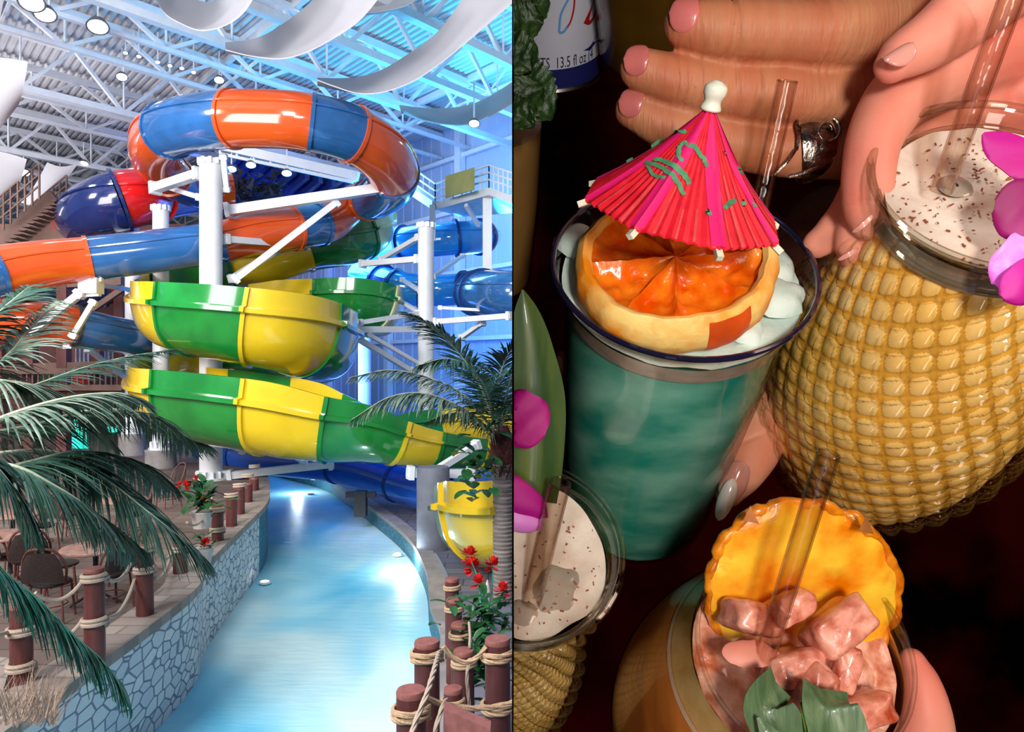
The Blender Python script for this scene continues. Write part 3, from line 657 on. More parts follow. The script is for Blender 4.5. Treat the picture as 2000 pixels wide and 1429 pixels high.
def ropeobj(pts, r, lab, mat='rope', step=None, grp=None, fine=True):
    m = MB()
    if fine: rope_path(m, dense(pts, step or r*.9), r, 5)
    else: m.tube(pts, r, 7)
    return tag(m.build('rope', M[mat], smooth=True), lab, 'rope', grp)
ropeobj(sag(P(866, 1262, 5.9), P(950, 1262, 5.95), .12), .021, 'upper thick rope sagging between the two thick posts')
ropeobj(sag(P(832, 1362, 5.2), P(1010, 1368, 5.4), .06), .021, 'lower thick rope running right from the nearest post')
ropeobj(cat([P(858, 1272, 5.85), P(850, 1300, 5.3), P(835, 1350, 4.9), P(815, 1400, 4.7), P(798, 1450, 4.5)], 8), .019, 'pale rope slanting down in front of the nearest post', 'ropelight')
ropeobj(cat([P(872, 1365, 5.2), P(862, 1385, 5.1), P(850, 1425, 5.0), P(846, 1450, 5)], 8), .017, 'short pale rope end at the bottom beside the wooden wedge', 'ropelight')
ropeobj(cat([P(918, 1285, 6.6), P(912, 1320, 6.5), P(916, 1370, 6.4), P(915, 1410, 6.4)], 8), .016, 'pale rope hanging down between the thick posts', 'ropelight')
ropeobj(cat([P(916, 1215, 7.9), P(918, 1240, 7.6), P(917, 1262, 7.3)], 6), .014, 'thin rope joining two short posts', 'ropelight', fine=False)
m = MB(); m.slab([P(866, 1384, 4.9), P(958, 1424, 4.7), P(958, 1475, 4.7), P(866, 1475, 4.9)], .12, (0, 1, 0)); tag(m.build('wooden_wedge', M['post_top'], smooth=False), 'red brown wooden wedge at the bottom between the rope posts', 'wedge')
# left cafe posts
lp = [post(42, 1178, 7.4, .2, -.0, 'rope post at the far left behind the palm frond', [.16, .5]), post(185, 1108, 7.9, .2, 0, 'rope post standing nearest at the left stone wall', [.43, .88]), post(283, 1064, 9.4, .2, 0, 'second rope post on the left stone wall', [.56, .82]),
      post(352, 1062, 11.3, .2, 0, 'third rope post on the left stone wall', [.36]), post(425, 985, 13.4, .2, 0, 'rope post beside the white flower pot', [.55, .2]), post(452, 962, 14.6, .2, 0, 'first post of the cluster right of the flower pot', [.6]), post(468, 950, 15.8, .2, 0, 'second post of the cluster right of the flower pot', [.6]),
      post(484, 942, 17.2, .2, 0, 'third post of the cluster right of the flower pot', [.6]), post(497, 932, 18.8, .2, 0, 'farthest post of the cluster right of the flower pot', [.6])]
for i in range(3):
    a, b = lp[i], lp[i+1]
    for k, h in enumerate((.9, .5)):
        hb = min(h, POSTS[-9+i+1][2]-.1); ropeobj(sag(a+vec(.1, .05, min(h, .95)), b+vec(-.1, -.05, hb), .13), .021, '%s pale rope %s' % (('upper', 'lower')[k], ('left of the nearest left post', 'between the nearest and second left posts', 'between the second and third left posts')[i]), 'ropelight', fine=False, grp='ropes along the cafe terrace')
ropeobj(sag(P(-40, 1235, 6.6), lp[0]+vec(-.1, 0, .55), .03), .021, 'pale rope leaving the frame at the left edge', 'ropelight', fine=False)
ropeobj(sag(lp[3]+vec(.1, 0, .8), lp[4]+vec(-.1, 0, .8), .2), .02, 'pale rope between the third left post and the flower pot', 'ropelight', fine=False)

# ================================================================ cafe chairs and tables
def chair():
    t = thing('bistro_chair', 'c', 'chair', (0, 0, 0), 'red brown wicker chairs on the cafe terrace')
    m = MB(); m.lathe([(.001, .44), (.2, .44), (.22, .455), (.22, .475), (.2, .485), (.001, .48)], 24); m.build('seat', M['wickerback'], t)
    rows = []
    for i in range(7):
        v = i/6; z = .50+.36*v; w = .24*(1-.35*v**3); rows.append([(w*sin(u), -.2-.07*v-.06*cos(u), z+.03*cos(u)) for u in [(-1+2*k/8)*1.25 for k in range(9)]])
    b2 = [[(x*1.03, y-.015, z) for x, y, z in r] for r in rows]
    m = MB(); m.grid([r+q[::-1] for r, q in zip(rows, b2)], closed=True); m.build('backrest', M['wickerback'], t)
    m = MB(); m.tube(cat([(-.2, -.12, .46), (-.24, -.2, .7), (-.15, -.3, .9), (0, -.34, .94), (.15, -.3, .9), (.24, -.2, .7), (.2, -.12, .46)], 5), .016, 6); m.build('back_frame', M['wicker'], t)
    for x, y in ((-.17, .15), (.17, .15), (-.17, -.15), (.17, -.15)):
        m = MB(); m.tube([(x, y, .46), (x*1.2, y*1.25, 0)], .015, 6); m.build('leg', M['wicker'], t)
    m = MB(); m.tube([(.18*cos(a), .18*sin(a), .2) for a in [2*pi*k/16 for k in range(16)]], .009, 5, closed_path=True); m.build('stretcher', M['wicker'], t)
    return t
c0 = chair(); reg(c0)
CH = [(62, 1160, 25, 'wicker chair left of the round table, facing right'), (118, 1168, -60, 'wicker chair pushed against the left side of the round table'), (245, 1135, 110, 'wicker chair right of the round table'), (80, 1080, 160, 'wicker chair behind the two tables at the left'), (20, 1150, -30, 'wicker chair in front of the leftmost table'), (150, 1050, 200, 'wicker chair far back on the terrace left of centre'), (255, 1055, 150, 'wicker chair far back near the third post'), (100, 1210, 10, 'wicker chair nearest to the stone wall behind the frond'), (215, 1190, 60, 'wicker chair in front of the round table between the posts'), (330, 990, 140, 'small far wicker chair below the white columns')]
for i, (px, py, rz, lab) in enumerate(CH):
    p = PZ(px, py, 0)
    if i == 0: c0.location = p; c0.rotation_euler = (0, 0, radians(rz)); c0['label'] = lab
    else: dup(c0, p, (0, 0, radians(rz)), lab)
def table():
    t = thing('bistro_table', 'c', 'table', (0, 0, 0), 'round cafe tables')
    m = MB(); m.lathe([(.001, .72), (.4, .72), (.42, .73), (.42, .75), (.4, .762), (.001, .762)], 36); m.build('tabletop', M['tabletop'], t)
    m = MB(); m.lathe([(.035, 0), (.03, .35), (.035, .72)], 12); m.build('pedestal', M['darkgrey'], t)
    for k in range(4):
        a = k*pi/2+.4; m = MB(); m.tube(cat([(.02*cos(a), .02*sin(a), .2), (.15*cos(a), .15*sin(a), .1), (.3*cos(a), .3*sin(a), .015)], 4), .016, 6); m.build('foot', M['darkgrey'], t)
    return t
t0 = table(); reg(t0)
for i, (px, py, lab) in enumerate([(187, 1068, 'round cafe table in the middle of the terrace'), (20, 1043, 'round cafe table at the left edge, nearer one'), (25, 1003, 'round cafe table at the left edge, farther one'), (240, 975, 'round cafe table far back between the fronds')]):
    p = PZ(px, py, .75); p.z = 0
    if i == 0: t0.location = p; t0['label'] = lab
    else: dup(t0, p, (0, 0, i), lab)

# planter ledge at lower left
m = MB(); m.slab([(-6.6, 5.0, -.2), (-4.5, 5.0, -.2), (-4.45, 6.6, -.2), (-5.2, 8.0, -.2), (-7.5, 8.4, -.2)], .26, (0, 0, 1)); tag(m.build('stone_ledge', M['coping'], smooth=False), 'low pale stone ledge at the lower left under the palm frond', 'ledge')

# ================================================================ palms
def frond(par, ctrl, L, n=46, w=.035,  mat='frond', droop=.7, rw=.02, side=(1, 1), ang=55, seed=1, taper=.35):
    n = int(n*1.45); w *= 1.2
    random.seed(seed); C = [Vector(c) for c in cat([P(*c) for c in ctrl], 12)]; N = len(C)-1
    m = MB(); m.tube(C, [rw*(1-.8*i/N) for i in range(N+1)], 6); m.build('midrib', M['rachis'], par)
    m = MB(); up = vec(0, 0, 1)
    for k in range(n):
        t = .06+.94*k/(n-1); f = t*N; i = min(int(f), N-1); p = C[i].lerp(C[i+1], f-i); d = (C[min(i+2, N)]-C[max(i-1, 0)]).normalized()
        sx = d.cross(up)
        if sx.length < .2: sx = d.cross(vec(0, 1, .2))
        sx.normalize(); uu = sx.cross(d)
        le = L*(sin(pi*min(1, .18+t*.74))**.6)*(1-taper*t)
        for s_, on in ((1, side[0]), (-1, side[1])):
            if not on: continue
            a = radians(ang+random.uniform(-8, 8)-22*t); dr = droop*random.uniform(.7, 1.25); l = le*random.uniform(.85, 1.1)*on
            q = (d*cos(a)+sx*s_*sin(a)+uu*.22*random.uniform(.2, 1)).normalized(); ww = w*random.uniform(.8, 1.15)
            nrm = (q.cross(d)); nrm.normalize(); wd = (q.cross(nrm)).normalized(); pts = []; cur = p.copy(); dirn = q.copy()
            for e in range(5):
                u = e/4; wv = ww*(.45, 1, .95, .6, .04)[e]; pts.append((cur-wd*wv*.5, cur+nrm*ww*.18, cur+wd*wv*.5)); dirn = (dirn+vec(0, 0, -dr*.32)).normalized(); cur = cur+dirn*l/4
            o = len(m.v)
            for tri in pts: m.v += list(tri)
            for e in range(4):
                b = o+e*3; m.f += [(b, b+1, b+4, b+3), (b+1, b+2, b+5, b+4)]
    return m.build('leaflets', M[mat], par, smooth=False)
def palm(lab, base, fr, group='palms around the terrace'):
    t = thing('palm_tree', lab, 'palm', base, group)
    for i, f in enumerate(fr):
        e = thing('frond', None, None, base); e.location = (0, 0, 0); e.parent = t; e['_w'] = tuple(base)
        frond(e, seed=i+3, **f)
    return t
palm('large palm at the left edge whose fronds reach over the cafe terrace', P(-160, 900, 7.0), [
    dict(ctrl=[(-120, 880, 7.2), (0, 818, 7), (130, 778, 7.3), (230, 768, 7.8), (275, 780, 8.2)], L=.75, n=60, w=.03, mat='frondpale', droop=.9, rw=.035),
    dict(ctrl=[(-120, 800, 8), (40, 760, 8), (150, 722, 8.4), (240, 698, 8.8), (335, 682, 9.4)], L=.6, n=60, w=.026, droop=.5, rw=.02),
    dict(ctrl=[(-120, 760, 8), (0, 705, 8), (60, 640, 8.4), (110, 588, 9)], L=.7, n=50, w=.03, mat='frondpale', droop=.7, rw=.025),
    dict(ctrl=[(-140, 700, 8), (-40, 640, 8), (20, 590, 8.2), (55, 560, 8.5)], L=.7, n=44, w=.034, droop=.6, rw=.025),
    dict(ctrl=[(-100, 900, 6.4), (20, 908, 6.4), (100, 945, 6.5), (170, 990, 6.7), (235, 1045, 7), (262, 1072, 7.2)], L=.78, n=80, w=.028, mat='frond', droop=1.1, rw=.022),
    dict(ctrl=[(-60, 890, 7.6), (100, 880, 7.8), (205, 935, 7.8), (290, 1000, 7.8), (350, 1048, 7.9), (395, 1085, 8)], L=.95, n=84, w=.028, mat='frond', droop=.8, rw=.02),
    dict(ctrl=[(-60, 850, 7.2), (60, 830, 7.6), (180, 800, 8), (290, 808, 8.6), (350, 850, 9), (400, 868, 9.4)], L=.8, n=70, w=.028, droop=.9, rw=.02),
    dict(ctrl=[(-80, 940, 6.6), (60, 900, 7), (160, 880, 7.6), (260, 900, 8.2), (330, 945, 8.8)], L=.95, n=76, w=.028, mat='frond', droop=1, rw=.02),
    dict(ctrl=[(-80, 860, 6.0), (-20, 900, 6), (30, 960, 6.1), (60, 1030, 6.2)], L=.7, n=40, w=.03, mat='frond', droop=1.2, rw=.02),
    dict(ctrl=[(-100, 740, 7.4), (0, 742, 7.4), (90, 760, 7.8), (170, 810, 8.2), (215, 870, 8.6)], L=.75, n=56, w=.028, mat='frondpale', droop=1.0, rw=.02)])
palm('near green palm frond drooping over the stone wall at the lower left', P(-200, 1000, 3.4), [
    dict(ctrl=[(-160, 1030, 3.6), (-60, 1062, 3.7), (0, 1110, 3.8), (70, 1165, 3.9), (140, 1235, 4.0), (200, 1290, 4.1), (238, 1340, 4.15)], L=.42, n=74, w=.022, mat='frondgreen', droop=1.3, rw=.009, taper=.1)], group=None)
rb = PZ(985, 1215, -.9); rb = vec(P(982, 960, 13).x, 13, -.9)
rt = palm('palm with a ringed grey trunk beside the river at the right', rb, [
    dict(ctrl=[(965, 838, 12.9), (900, 768, 12.6), (830, 735, 12.4), (760, 722, 12.2), (690, 735, 12.1)], L=.62, n=64, w=.028, mat='frondpale', droop=.8, rw=.022),
    dict(ctrl=[(965, 845, 12.8), (900, 795, 12.3), (830, 768, 12), (760, 775, 11.8), (688, 818, 11.7)], L=.68, n=64, w=.03, mat='frondpale', droop=1.2, rw=.022),
    dict(ctrl=[(968, 832, 13), (935, 745, 12.6), (890, 680, 12.3), (845, 640, 12), (796, 612, 11.8)], L=.72, n=60, w=.034, mat='frond', droop=.45, rw=.022),
    dict(ctrl=[(970, 830, 13), (975, 740, 12.8), (1000, 680, 12.6), (1050, 640, 12.6)], L=.75, n=50, w=.03, mat='frond', droop=.6, rw=.022),
    dict(ctrl=[(968, 835, 12.8), (950, 760, 12), (915, 715, 11.5), (870, 700, 11.1), (820, 712, 10.9)], L=.7, n=56, w=.03, mat='frond', droop=.8, rw=.022),
    dict(ctrl=[(972, 840, 12.8), (990, 770, 12), (1000, 730, 11.4), (1020, 700, 11)], L=.7, n=40, w=.03, mat='frond', droop=.9, rw=.022),
    dict(ctrl=[(960, 842, 13), (920, 812, 13), (880, 806, 13.2), (835, 822, 13.4)], L=.5, n=40, w=.026, mat='frond', droop=1.2, rw=.018),
    dict(ctrl=[(975, 840, 12.8), (1000, 790, 12.2), (1040, 780, 12)], L=.6, n=40, w=.03, mat='frond', droop=1.1, rw=.018)])
m = MB(); h = P(982, 905, 13).z+.9
prof = []; z = 0
while z < h: prof += [(.155+.02*(z/h), z), (.172+.01*(z/h), z+.035), (.160, z+.06)]; z += .07
m.lathe(prof, 24, rb); m.build('trunk', M['trunk'], rt)
m = MB(); random.seed(5)
for k in range(420):
    a = random.uniform(0, 2*pi); z = random.uniform(h-.25, h+.55); r0 = .2*(1-.4*abs(z-h-.1)); c = rb+vec(cos(a)*r0, sin(a)*r0, z); q = vec(cos(a)*.5, sin(a)*.5, random.uniform(.2, 1)).normalized(); s_ = q.cross(vec(0, 0, 1)).normalized()*.014
    m.add([c-s_, c+s_, c+q*random.uniform(.12, .3)], [(0, 1, 2)])
m.lathe([(.15, h-.1), (.22, h+.15), (.2, h+.4), (.08, h+.65)], 16, rb); m.build('crown_fibre', M['fibre'], rt, smooth=False)

# leafy plants
def leafcluster(par, c, r, n, L, w, seed, mat='leaf', name='leaves', flat=1.0):
    random.seed(seed); m = MB()
    for k in range(n):
        a = random.uniform(0, 2*pi); e = random.uniform(-.2, 1.2); p = c+vec(random.gauss(0, r*.45), random.gauss(0, r*.45), random.gauss(0, r*.5*flat))
        q = vec(cos(a)*cos(e), sin(a)*cos(e), sin(e)); s_ = q.cross(vec(0, 0, 1)).normalized(); u = s_.cross(q); l = L*random.uniform(.7, 1.2); ww = w*random.uniform(.8, 1.2)
        rows = []
        for i in range(6):
            t = i/5; wv = ww*sin(pi*(t*.86+.07))**.8; cc = p+q*l*t-vec(0, 0, l*.35*t*t); rows.append([cc-s_*wv*.5, cc-u*ww*.12, cc+s_*wv*.5])
        m.grid(rows)
    return m.build(name, M[mat], par, smooth=True)
t = thing('vine_plant', 'dark round leaved vine hanging on the right palm trunk', 'plant', P(935, 900, 12.4))
leafcluster(t, P(935, 905, 12.4), .3, 40, .26, .2, 3, flat=1.6)
def blossom(par, c, r, seed, mat='petal_red'):
    random.seed(seed); m = MB()
    for k in range(46):
        a = random.uniform(0, 2*pi); e = random.uniform(-.6, 1.5); q = vec(cos(a)*cos(e), sin(a)*cos(e), sin(e)); s_ = q.cross(vec(.1, .2, 1)).normalized()*r*.3
        m.add([c+q*r*.2, c+q*r*.7+s_, c+q*r*1.1, c+q*r*.7-s_], [(0, 1, 2, 3)])
    return m.build('flower', M[mat], par, smooth=False)
def flowers(lab, base, heads, leafn, lr, L, w, seed, hr=.09, grp=None, white=None):
    t = thing('flowering_plant', lab, 'plant', base, grp)
    leafcluster(t, base+vec(0, 0, lr*.7), lr, leafn, L, w, seed)
    for k, h in enumerate(heads):
        c = P(*h); m = MB(); m.tube(cat([base, (base+c)/2+vec(.05, 0, .1), c], 5), .008, 5); m.build('stem', M['frondgreen'], t)
        blossom(t, c, hr*random.uniform(.85, 1.15), seed+k)
    return t
b = P(940, 1250, 8.2)
flowers('tall red flowering plant with dark leaves at the foot of the right palm', b, [(917, 1085, 9.4), (921, 1108, 9.3), (935, 1140, 8.8), (981, 1155, 8.2), (962, 1105, 9.6)], 110, .30, .22, .08, 21, .12)
flowers('low dark leafed plant behind the thick rope posts', P(955, 1320, 7.6), [], 90, .26, .24, .08, 5)
t = thing('lily_flower', 'white pointed lily among the red flowers', 'flower', P(952, 1170, 8.6))
m = MB(); c = P(952, 1165, 8.6); m.lathe([(.006, -.25), (.02, -.12), (.045, 0), (.04, .08), (.015, .16), (.001, .2)], 14, c); m.build('petal', M['pot'], t); m = MB(); m.tube([c-vec(0, 0, .24), P(950, 1260, 8.5)], .01, 5); m.build('stem', M['frondgreen'], t)
t = flowers('potted plant with red flowers at the end of the left stone wall', P(392, 992, 12.6), [(342, 958, 12.9), (350, 947, 13), (363, 944, 13), (382, 935, 12.6), (366, 950, 12.5), (313, 948, 13.2), (395, 975, 12.5)], 34, .22, .42, .13, 31, .075)
m = MB(); m.lathe([(.13, 0), (.17, .22), (.19, .26), (.18, .27), (.15, .24)], 24, P(394, 1012, 12.6)-vec(0, 0, .15)); m.build('pot', M['pot'], t)
fb = flowers('red flowers in a low bowl at the corner of the stone wall', P(398, 1068, 11.9), [(398, 1060, 11.8), (404, 1056, 11.8)], 16, .12, .2, .07, 41, .07)
c = P(398, 1068, 11.9); m = MB(); m.lathe([(.09, 0), (.13, c.z*.7), (.17, c.z), (.13, c.z-.02)], 20, (c.x, c.y, 0)); m.build('bowl', M['pot'], fb)
t = thing('grass_tuft', 'dry brown grass tuft at the lower left corner', 'grass', P(60, 1350, 5.2), kind='stuff')
random.seed(2); m = MB()
for k in range(260):
    c = P(random.uniform(-10, 110), random.uniform(1370, 1420), random.uniform(5.0, 6.0)); a = random.uniform(0, 2*pi); q = vec(cos(a)*.4, sin(a)*.4, 1).normalized(); s_ = q.cross(vec(0, 1, 0)).normalized()*.005
    l = random.uniform(.15, .4); m.add([c-s_, c+s_, c+q*l+vec(.05, 0, -.05)], [(0, 1, 2)])
m.build('blades', pm('dry_grass', (.32, .22, .16), .8, .5, 10), t, smooth=False)

# ================================================================ THE BAR (right half): drinks held over a dark floor, behind an added light-blocking partition
CUT = .0007
def glassy(name, tint=(1, 1, 1), edge=(.6, .6, .6), refl=.05, rough=.04, bump=0, bscale=100, power=3, gcol=(1, 1, 1)):
    m = bpy.data.materials.new(name); m.use_nodes = True; nt = m.node_tree; nt.nodes.clear(); L = nt.links; N = nt.nodes.new
    out = N('ShaderNodeOutputMaterial'); tr = N('ShaderNodeBsdfTransparent'); gl = N('ShaderNodeBsdfGlossy'); gl.inputs['Roughness'].default_value = rough; gl.inputs['Color'].default_value = (*gcol, 1)
    lw = N('ShaderNodeLayerWeight'); lw.inputs[0].default_value = .5
    pw = N('ShaderNodeMath'); pw.operation = 'POWER'; pw.inputs[1].default_value = power; L.new(lw.outputs['Facing'], pw.inputs[0])
    mx = N('ShaderNodeMix'); mx.data_type = 'RGBA'; mx.inputs[6].default_value = (*tint, 1); mx.inputs[7].default_value = (*edge, 1); L.new(pw.outputs[0], mx.inputs[0]); L.new(mx.outputs[2], tr.inputs[0])
    ma = N('ShaderNodeMath'); ma.operation = 'MULTIPLY_ADD'; ma.inputs[1].default_value = .28; ma.inputs[2].default_value = refl; L.new(pw.outputs[0], ma.inputs[0])
    ms = N('ShaderNodeMixShader'); L.new(ma.outputs[0], ms.inputs[0]); L.new(tr.outputs[0], ms.inputs[1]); L.new(gl.outputs[0], ms.inputs[2]); L.new(ms.outputs[0], out.inputs[0])
    if bump:
        tc = N('ShaderNodeTexCoord'); nz = N('ShaderNodeTexNoise'); nz.inputs['Scale'].default_value = bscale; L.new(tc.outputs['Object'], nz.inputs[0]); bp = N('ShaderNodeBump'); bp.inputs['Strength'].default_value = bump; bp.inputs['Distance'].default_value = .002
        L.new(nz.outputs[0], bp.inputs['Height']); L.new(bp.outputs[0], gl.inputs['Normal']); L.new(bp.outputs[0], lw.inputs['Normal'])
    return m
M['glass'] = glassy('clear_glass', (.98, .98, .98), (.55, .53, .5), .025)
M['glass_thick'] = glassy('thick_glass', (.95, .95, .90), (.42, .38, .28), .06, power=1.8)
M['straw'] = glassy('clear_straw', (.97, .93, .89), (.56, .42, .36), .06, rough=.12, power=1.9, bump=.3, bscale=160)
M['quilt'] = glassy('quilted_glass', (1, 1, .97), (.42, .34, .14), .04, rough=.06, power=3.6)
M['navy_rim'] = pm('dark_glass_rim', (.012, .01, .035), .08, .3, 40, coat=1)
M['teal_drink'] = pm('teal_drink', (.24, .54, .40), .3, .5, 44, col2=(.015, .25, .18), coat=1, stretch=(.6, .6, 1.5), lo=.35, hi=.7)
M['mint_foam'] = pm('mint_foam', (.70, .80, .72), .6, .35, 90, col2=(.40, .58, .48), bump=.4, bscale=260, lo=.3, hi=.55)
M['cream'] = pm('cream_foam', (.80, .68, .56), .6, .2, 60, col2=(.62, .47, .36), bump=.5, bscale=420)
M['cream_wet'] = pm('wet_ice_in_foam', (.42, .33, .25), .15, .3, 60, coat=1, bump=.3, bscale=200)
M['yellow_drink'] = pm('creamy_yellow_drink', (1.0, .69, .28), .4, .3, 26, col2=(.99, .56, .13), coat=.6)
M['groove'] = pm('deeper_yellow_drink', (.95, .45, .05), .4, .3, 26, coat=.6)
M['brown_drink'] = pm('brown_amber_drink', (.70, .22, .04), .3, .55, 38, col2=(.42, .11, .018), coat=.25, stretch=(2, 2, .5))
M['foam_band'] = pm('creamy_foam_band', (.70, .46, .18), .35, .5, 60, col2=(.50, .24, .04), coat=1)
M['pink_foam'] = pm('pink_foam', (.88, .46, .32), .35, .5, 150, col2=(.52, .12, .04), coat=.6, bump=.7, bscale=300, lo=.35, hi=.6)
M['ice'] = pm('foamy_ice_cube', (.86, .36, .25), .35, .5, 150, col2=(.40, .05, .012), coat=.3, bump=.5, bscale=200, lo=.3, hi=.6)
M['skin_tan'] = pm('tan_skin', (.56, .235, .11), .5, .3, 26, col2=(.50, .15, .07), bump=.5, bscale=230, stretch=(3.2, 1, .35), sss=.08, coat=.0, spec=.35)
M['skin_pink'] = pm('pink_skin', (.80, .31, .215), .5, .3, 24, col2=(.78, .19, .13), bump=.2, bscale=420, sss=.1, coat=.0, spec=.35)
M['skin_pale'] = pm('pale_skin', (.76, .38, .23), .5, .3, 24, col2=(.74, .24, .13), bump=.2, bscale=420, sss=.1, coat=.0, spec=.35)
M['nail'] = pm('natural_nail', (.66, .17, .15), .3, .2, 60, coat=.7)
M['nail_white'] = pm('white_nail_tip', (.86, .78, .72), .12, .05, 40, coat=1)
M['nail_pink'] = pm('glossy_pink_nail', (.78, .34, .27), .12, .1, 40, coat=1)
M['silver'] = pm('worn_silver', (.55, .5, .45), .22, .6, 240, col2=(.12, .1, .08), metal=1, bump=.8, bscale=420)
M['paper_red'] = pm('red_paper', (.80, .012, .03), .55, .25, 220, col2=(.62, .0, .015), bump=.2, bscale=700)
M['paper_pink'] = pm('magenta_paper_strip', (.85, .01, .16), .5, .15, 120)
M['paper_pale'] = pm('pale_red_paper', (.82, .075, .075), .55, .3, 300)
M['print_green'] = pm('green_print', (.09, .33, .15), .6, .4, 260)
M['toothpick'] = pm('pale_wood', (.80, .74, .55), .6, .15, 200)
M['ball_white'] = pm('white_bead', (.80, .82, .66), .4, .1, 120)
M['orange_flesh'] = pm('orange_flesh', (.95, .25, .01), .22, .4, 120, col2=(.80, .09, .0), coat=.4, bump=.6, bscale=260)
M['orange_rind'] = pm('orange_rind', (.98, .66, .20), .5, .3, 55, col2=(.95, .28, .005), bump=.35, bscale=300, lo=.40, hi=.58)
M['orange_peel'] = pm('orange_peel', (.90, .26, .02), .4, .3, 60, bump=.3, bscale=400)
M['rind_red'] = pm('red_rind_stain', (.85, .10, .01), .4, .3, 90)
M['pineapple'] = pm('dried_pineapple', (.96, .60, .04), .18, .4, 62, col2=(.86, .20, .0), coat=.9, bump=.4, bscale=120, lo=.3, hi=.62)
M['pine_skin'] = pm('browned_pineapple_edge', (.45, .14, .02), .4, .6, 120, coat=.5)
M['pine_leaf'] = pm('pineapple_leaf', (.12, .19, .085), .4, .4, 40, col2=(.05, .10, .04), stretch=(9, 9, .7), bump=.15, bscale=90, coat=.3)
M['green_leaf'] = pm('bright_strap_leaf', (.085, .13, .006), .45, .5, 16, col2=(.02, .07, .003), stretch=(14, 14, .5), coat=.15)
M['mint'] = pm('mint_leaf', (.022, .058, .009), .45, .6, 130, col2=(.008, .03, .004), bump=.9, bscale=220)
M['orchid'] = pm('magenta_orchid', (.48, .0, .27), .6, .4, 22, col2=(.34, .0, .10), lo=.3, hi=.7, bump=.2, bscale=200)
M['orchid_pale'] = pm('pale_magenta_orchid', (.80, .25, .70), .4, .3, 60, col2=(.60, .0, .45), lo=.4, hi=.6)
M['orchid_dark'] = pm('deep_magenta_petal', (.30, .0, .12), .6, .4, 26, col2=(.16, .0, .05))
M['nutmeg'] = pm('nutmeg', (.36, .09, .03), .8, .4, 200)
M['can_white'] = pm('can_print', (.52, .52, .60), .3, .1, 20, coat=.4)
M['can_blue'] = pm('can_navy', (.012, .015, .10), .3, .2, 20, coat=.4)
M['can_red'] = pm('can_red_pepper', (.38, .008, .01), .3, .3, 40, coat=.4)
M['can_lightblue'] = pm('can_light_blue_line', (.10, .30, .55), .3, .2, 20, coat=.4)
M['tin'] = pm('tin_rim', (.55, .52, .46), .25, .2, 40, metal=1)
M['ink'] = pm('black_ink', (.02, .02, .03), .5, .2, 40)
M['amber_drink'] = pm('amber_drink', (.16, .075, .008), .3, .5, 14, col2=(.07, .028, .003), coat=.8)
M['amber_pale'] = pm('pale_amber_drink', (.36, .19, .05), .35, .4, 14, coat=.6)
M['bar_dark'] = pm('bar_shadow_black', (.006, .002, .002), .9, .5, 3, spec=.03)  # near-black colour stands in for the flash fading with distance
M['bar_maroon'] = pm('maroon_floor', (.10, .003, .002), .6, .95, 4.5, col2=(.001, .0003, .0003), lo=.42, hi=.6, spec=.03)  # near-black parts paint the flash falloff into the floor colour
# box added round the bar to keep the hall light out: thin wedge partition whose tip points at the camera, floor, walls
Z0 = CZ
def bwall(name, verts, mat):
    m = MB(); m.add(verts, [(0, 1, 2, 3), (7, 6, 5, 4), (0, 4, 5, 1), (1, 5, 6, 2), (2, 6, 7, 3), (3, 7, 4, 0)]); o = m.build(name, M[mat], smooth=False); o['kind'] = 'structure'; return o
def hexa(x0, x1, y0, y1, z0, z1): return [(x0, y0, z0), (x1, y0, z0), (x1, y1, z0), (x0, y1, z0), (x0, y0, z1), (x1, y0, z1), (x1, y1, z1), (x0, y1, z1)]
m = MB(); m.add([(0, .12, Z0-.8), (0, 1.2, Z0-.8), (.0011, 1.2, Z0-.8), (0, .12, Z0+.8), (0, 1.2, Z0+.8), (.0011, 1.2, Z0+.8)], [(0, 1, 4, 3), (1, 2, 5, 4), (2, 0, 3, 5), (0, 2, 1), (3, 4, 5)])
struct(m.build('light_block_partition', M['bar_dark'], smooth=False))
bwall('bar_backdrop', hexa(.0, 1.3, 1.2, 1.25, Z0-.8, Z0+.8), 'bar_maroon')
bwall('light_block_right', hexa(1.3, 1.35, -.6, 1.25, Z0-.8, Z0+.8), 'bar_dark')
bwall('light_block_top', hexa(.0, 1.35, -.6, 1.25, Z0+.8, Z0+.85), 'bar_dark')
bwall('light_block_bottom', hexa(.0, 1.35, -.6, 1.25, Z0-.85, Z0-.8), 'bar_dark')
bwall('light_block_front', hexa(.03, 1.35, -.65, -.6, Z0-.85, Z0+.85), 'bar_dark')
bwall('light_block_near', hexa(.0, .03, -.65, -.03, Z0-.85, Z0+.85), 'bar_dark')

def frame(n):
    n = Vector(n).normalized(); x = vec(1, 0, 0); x = (x-n*x.dot(n)).normalized(); return x, n.cross(x), n
def curve_prof(pts, k=6): return [(max(1e-5, r), h) for r, h in cat(pts, k)]
def shell(prof, wall, n, org, ax, fn=None):
    m = MB(); outer = prof; inner = [(max(1e-5, r-wall), h+(wall if i > len(prof)-3 else 0)) for i, (r, h) in enumerate(prof)]
    m.lathe(outer, n, org, ax, caps=False, fn=fn); return m
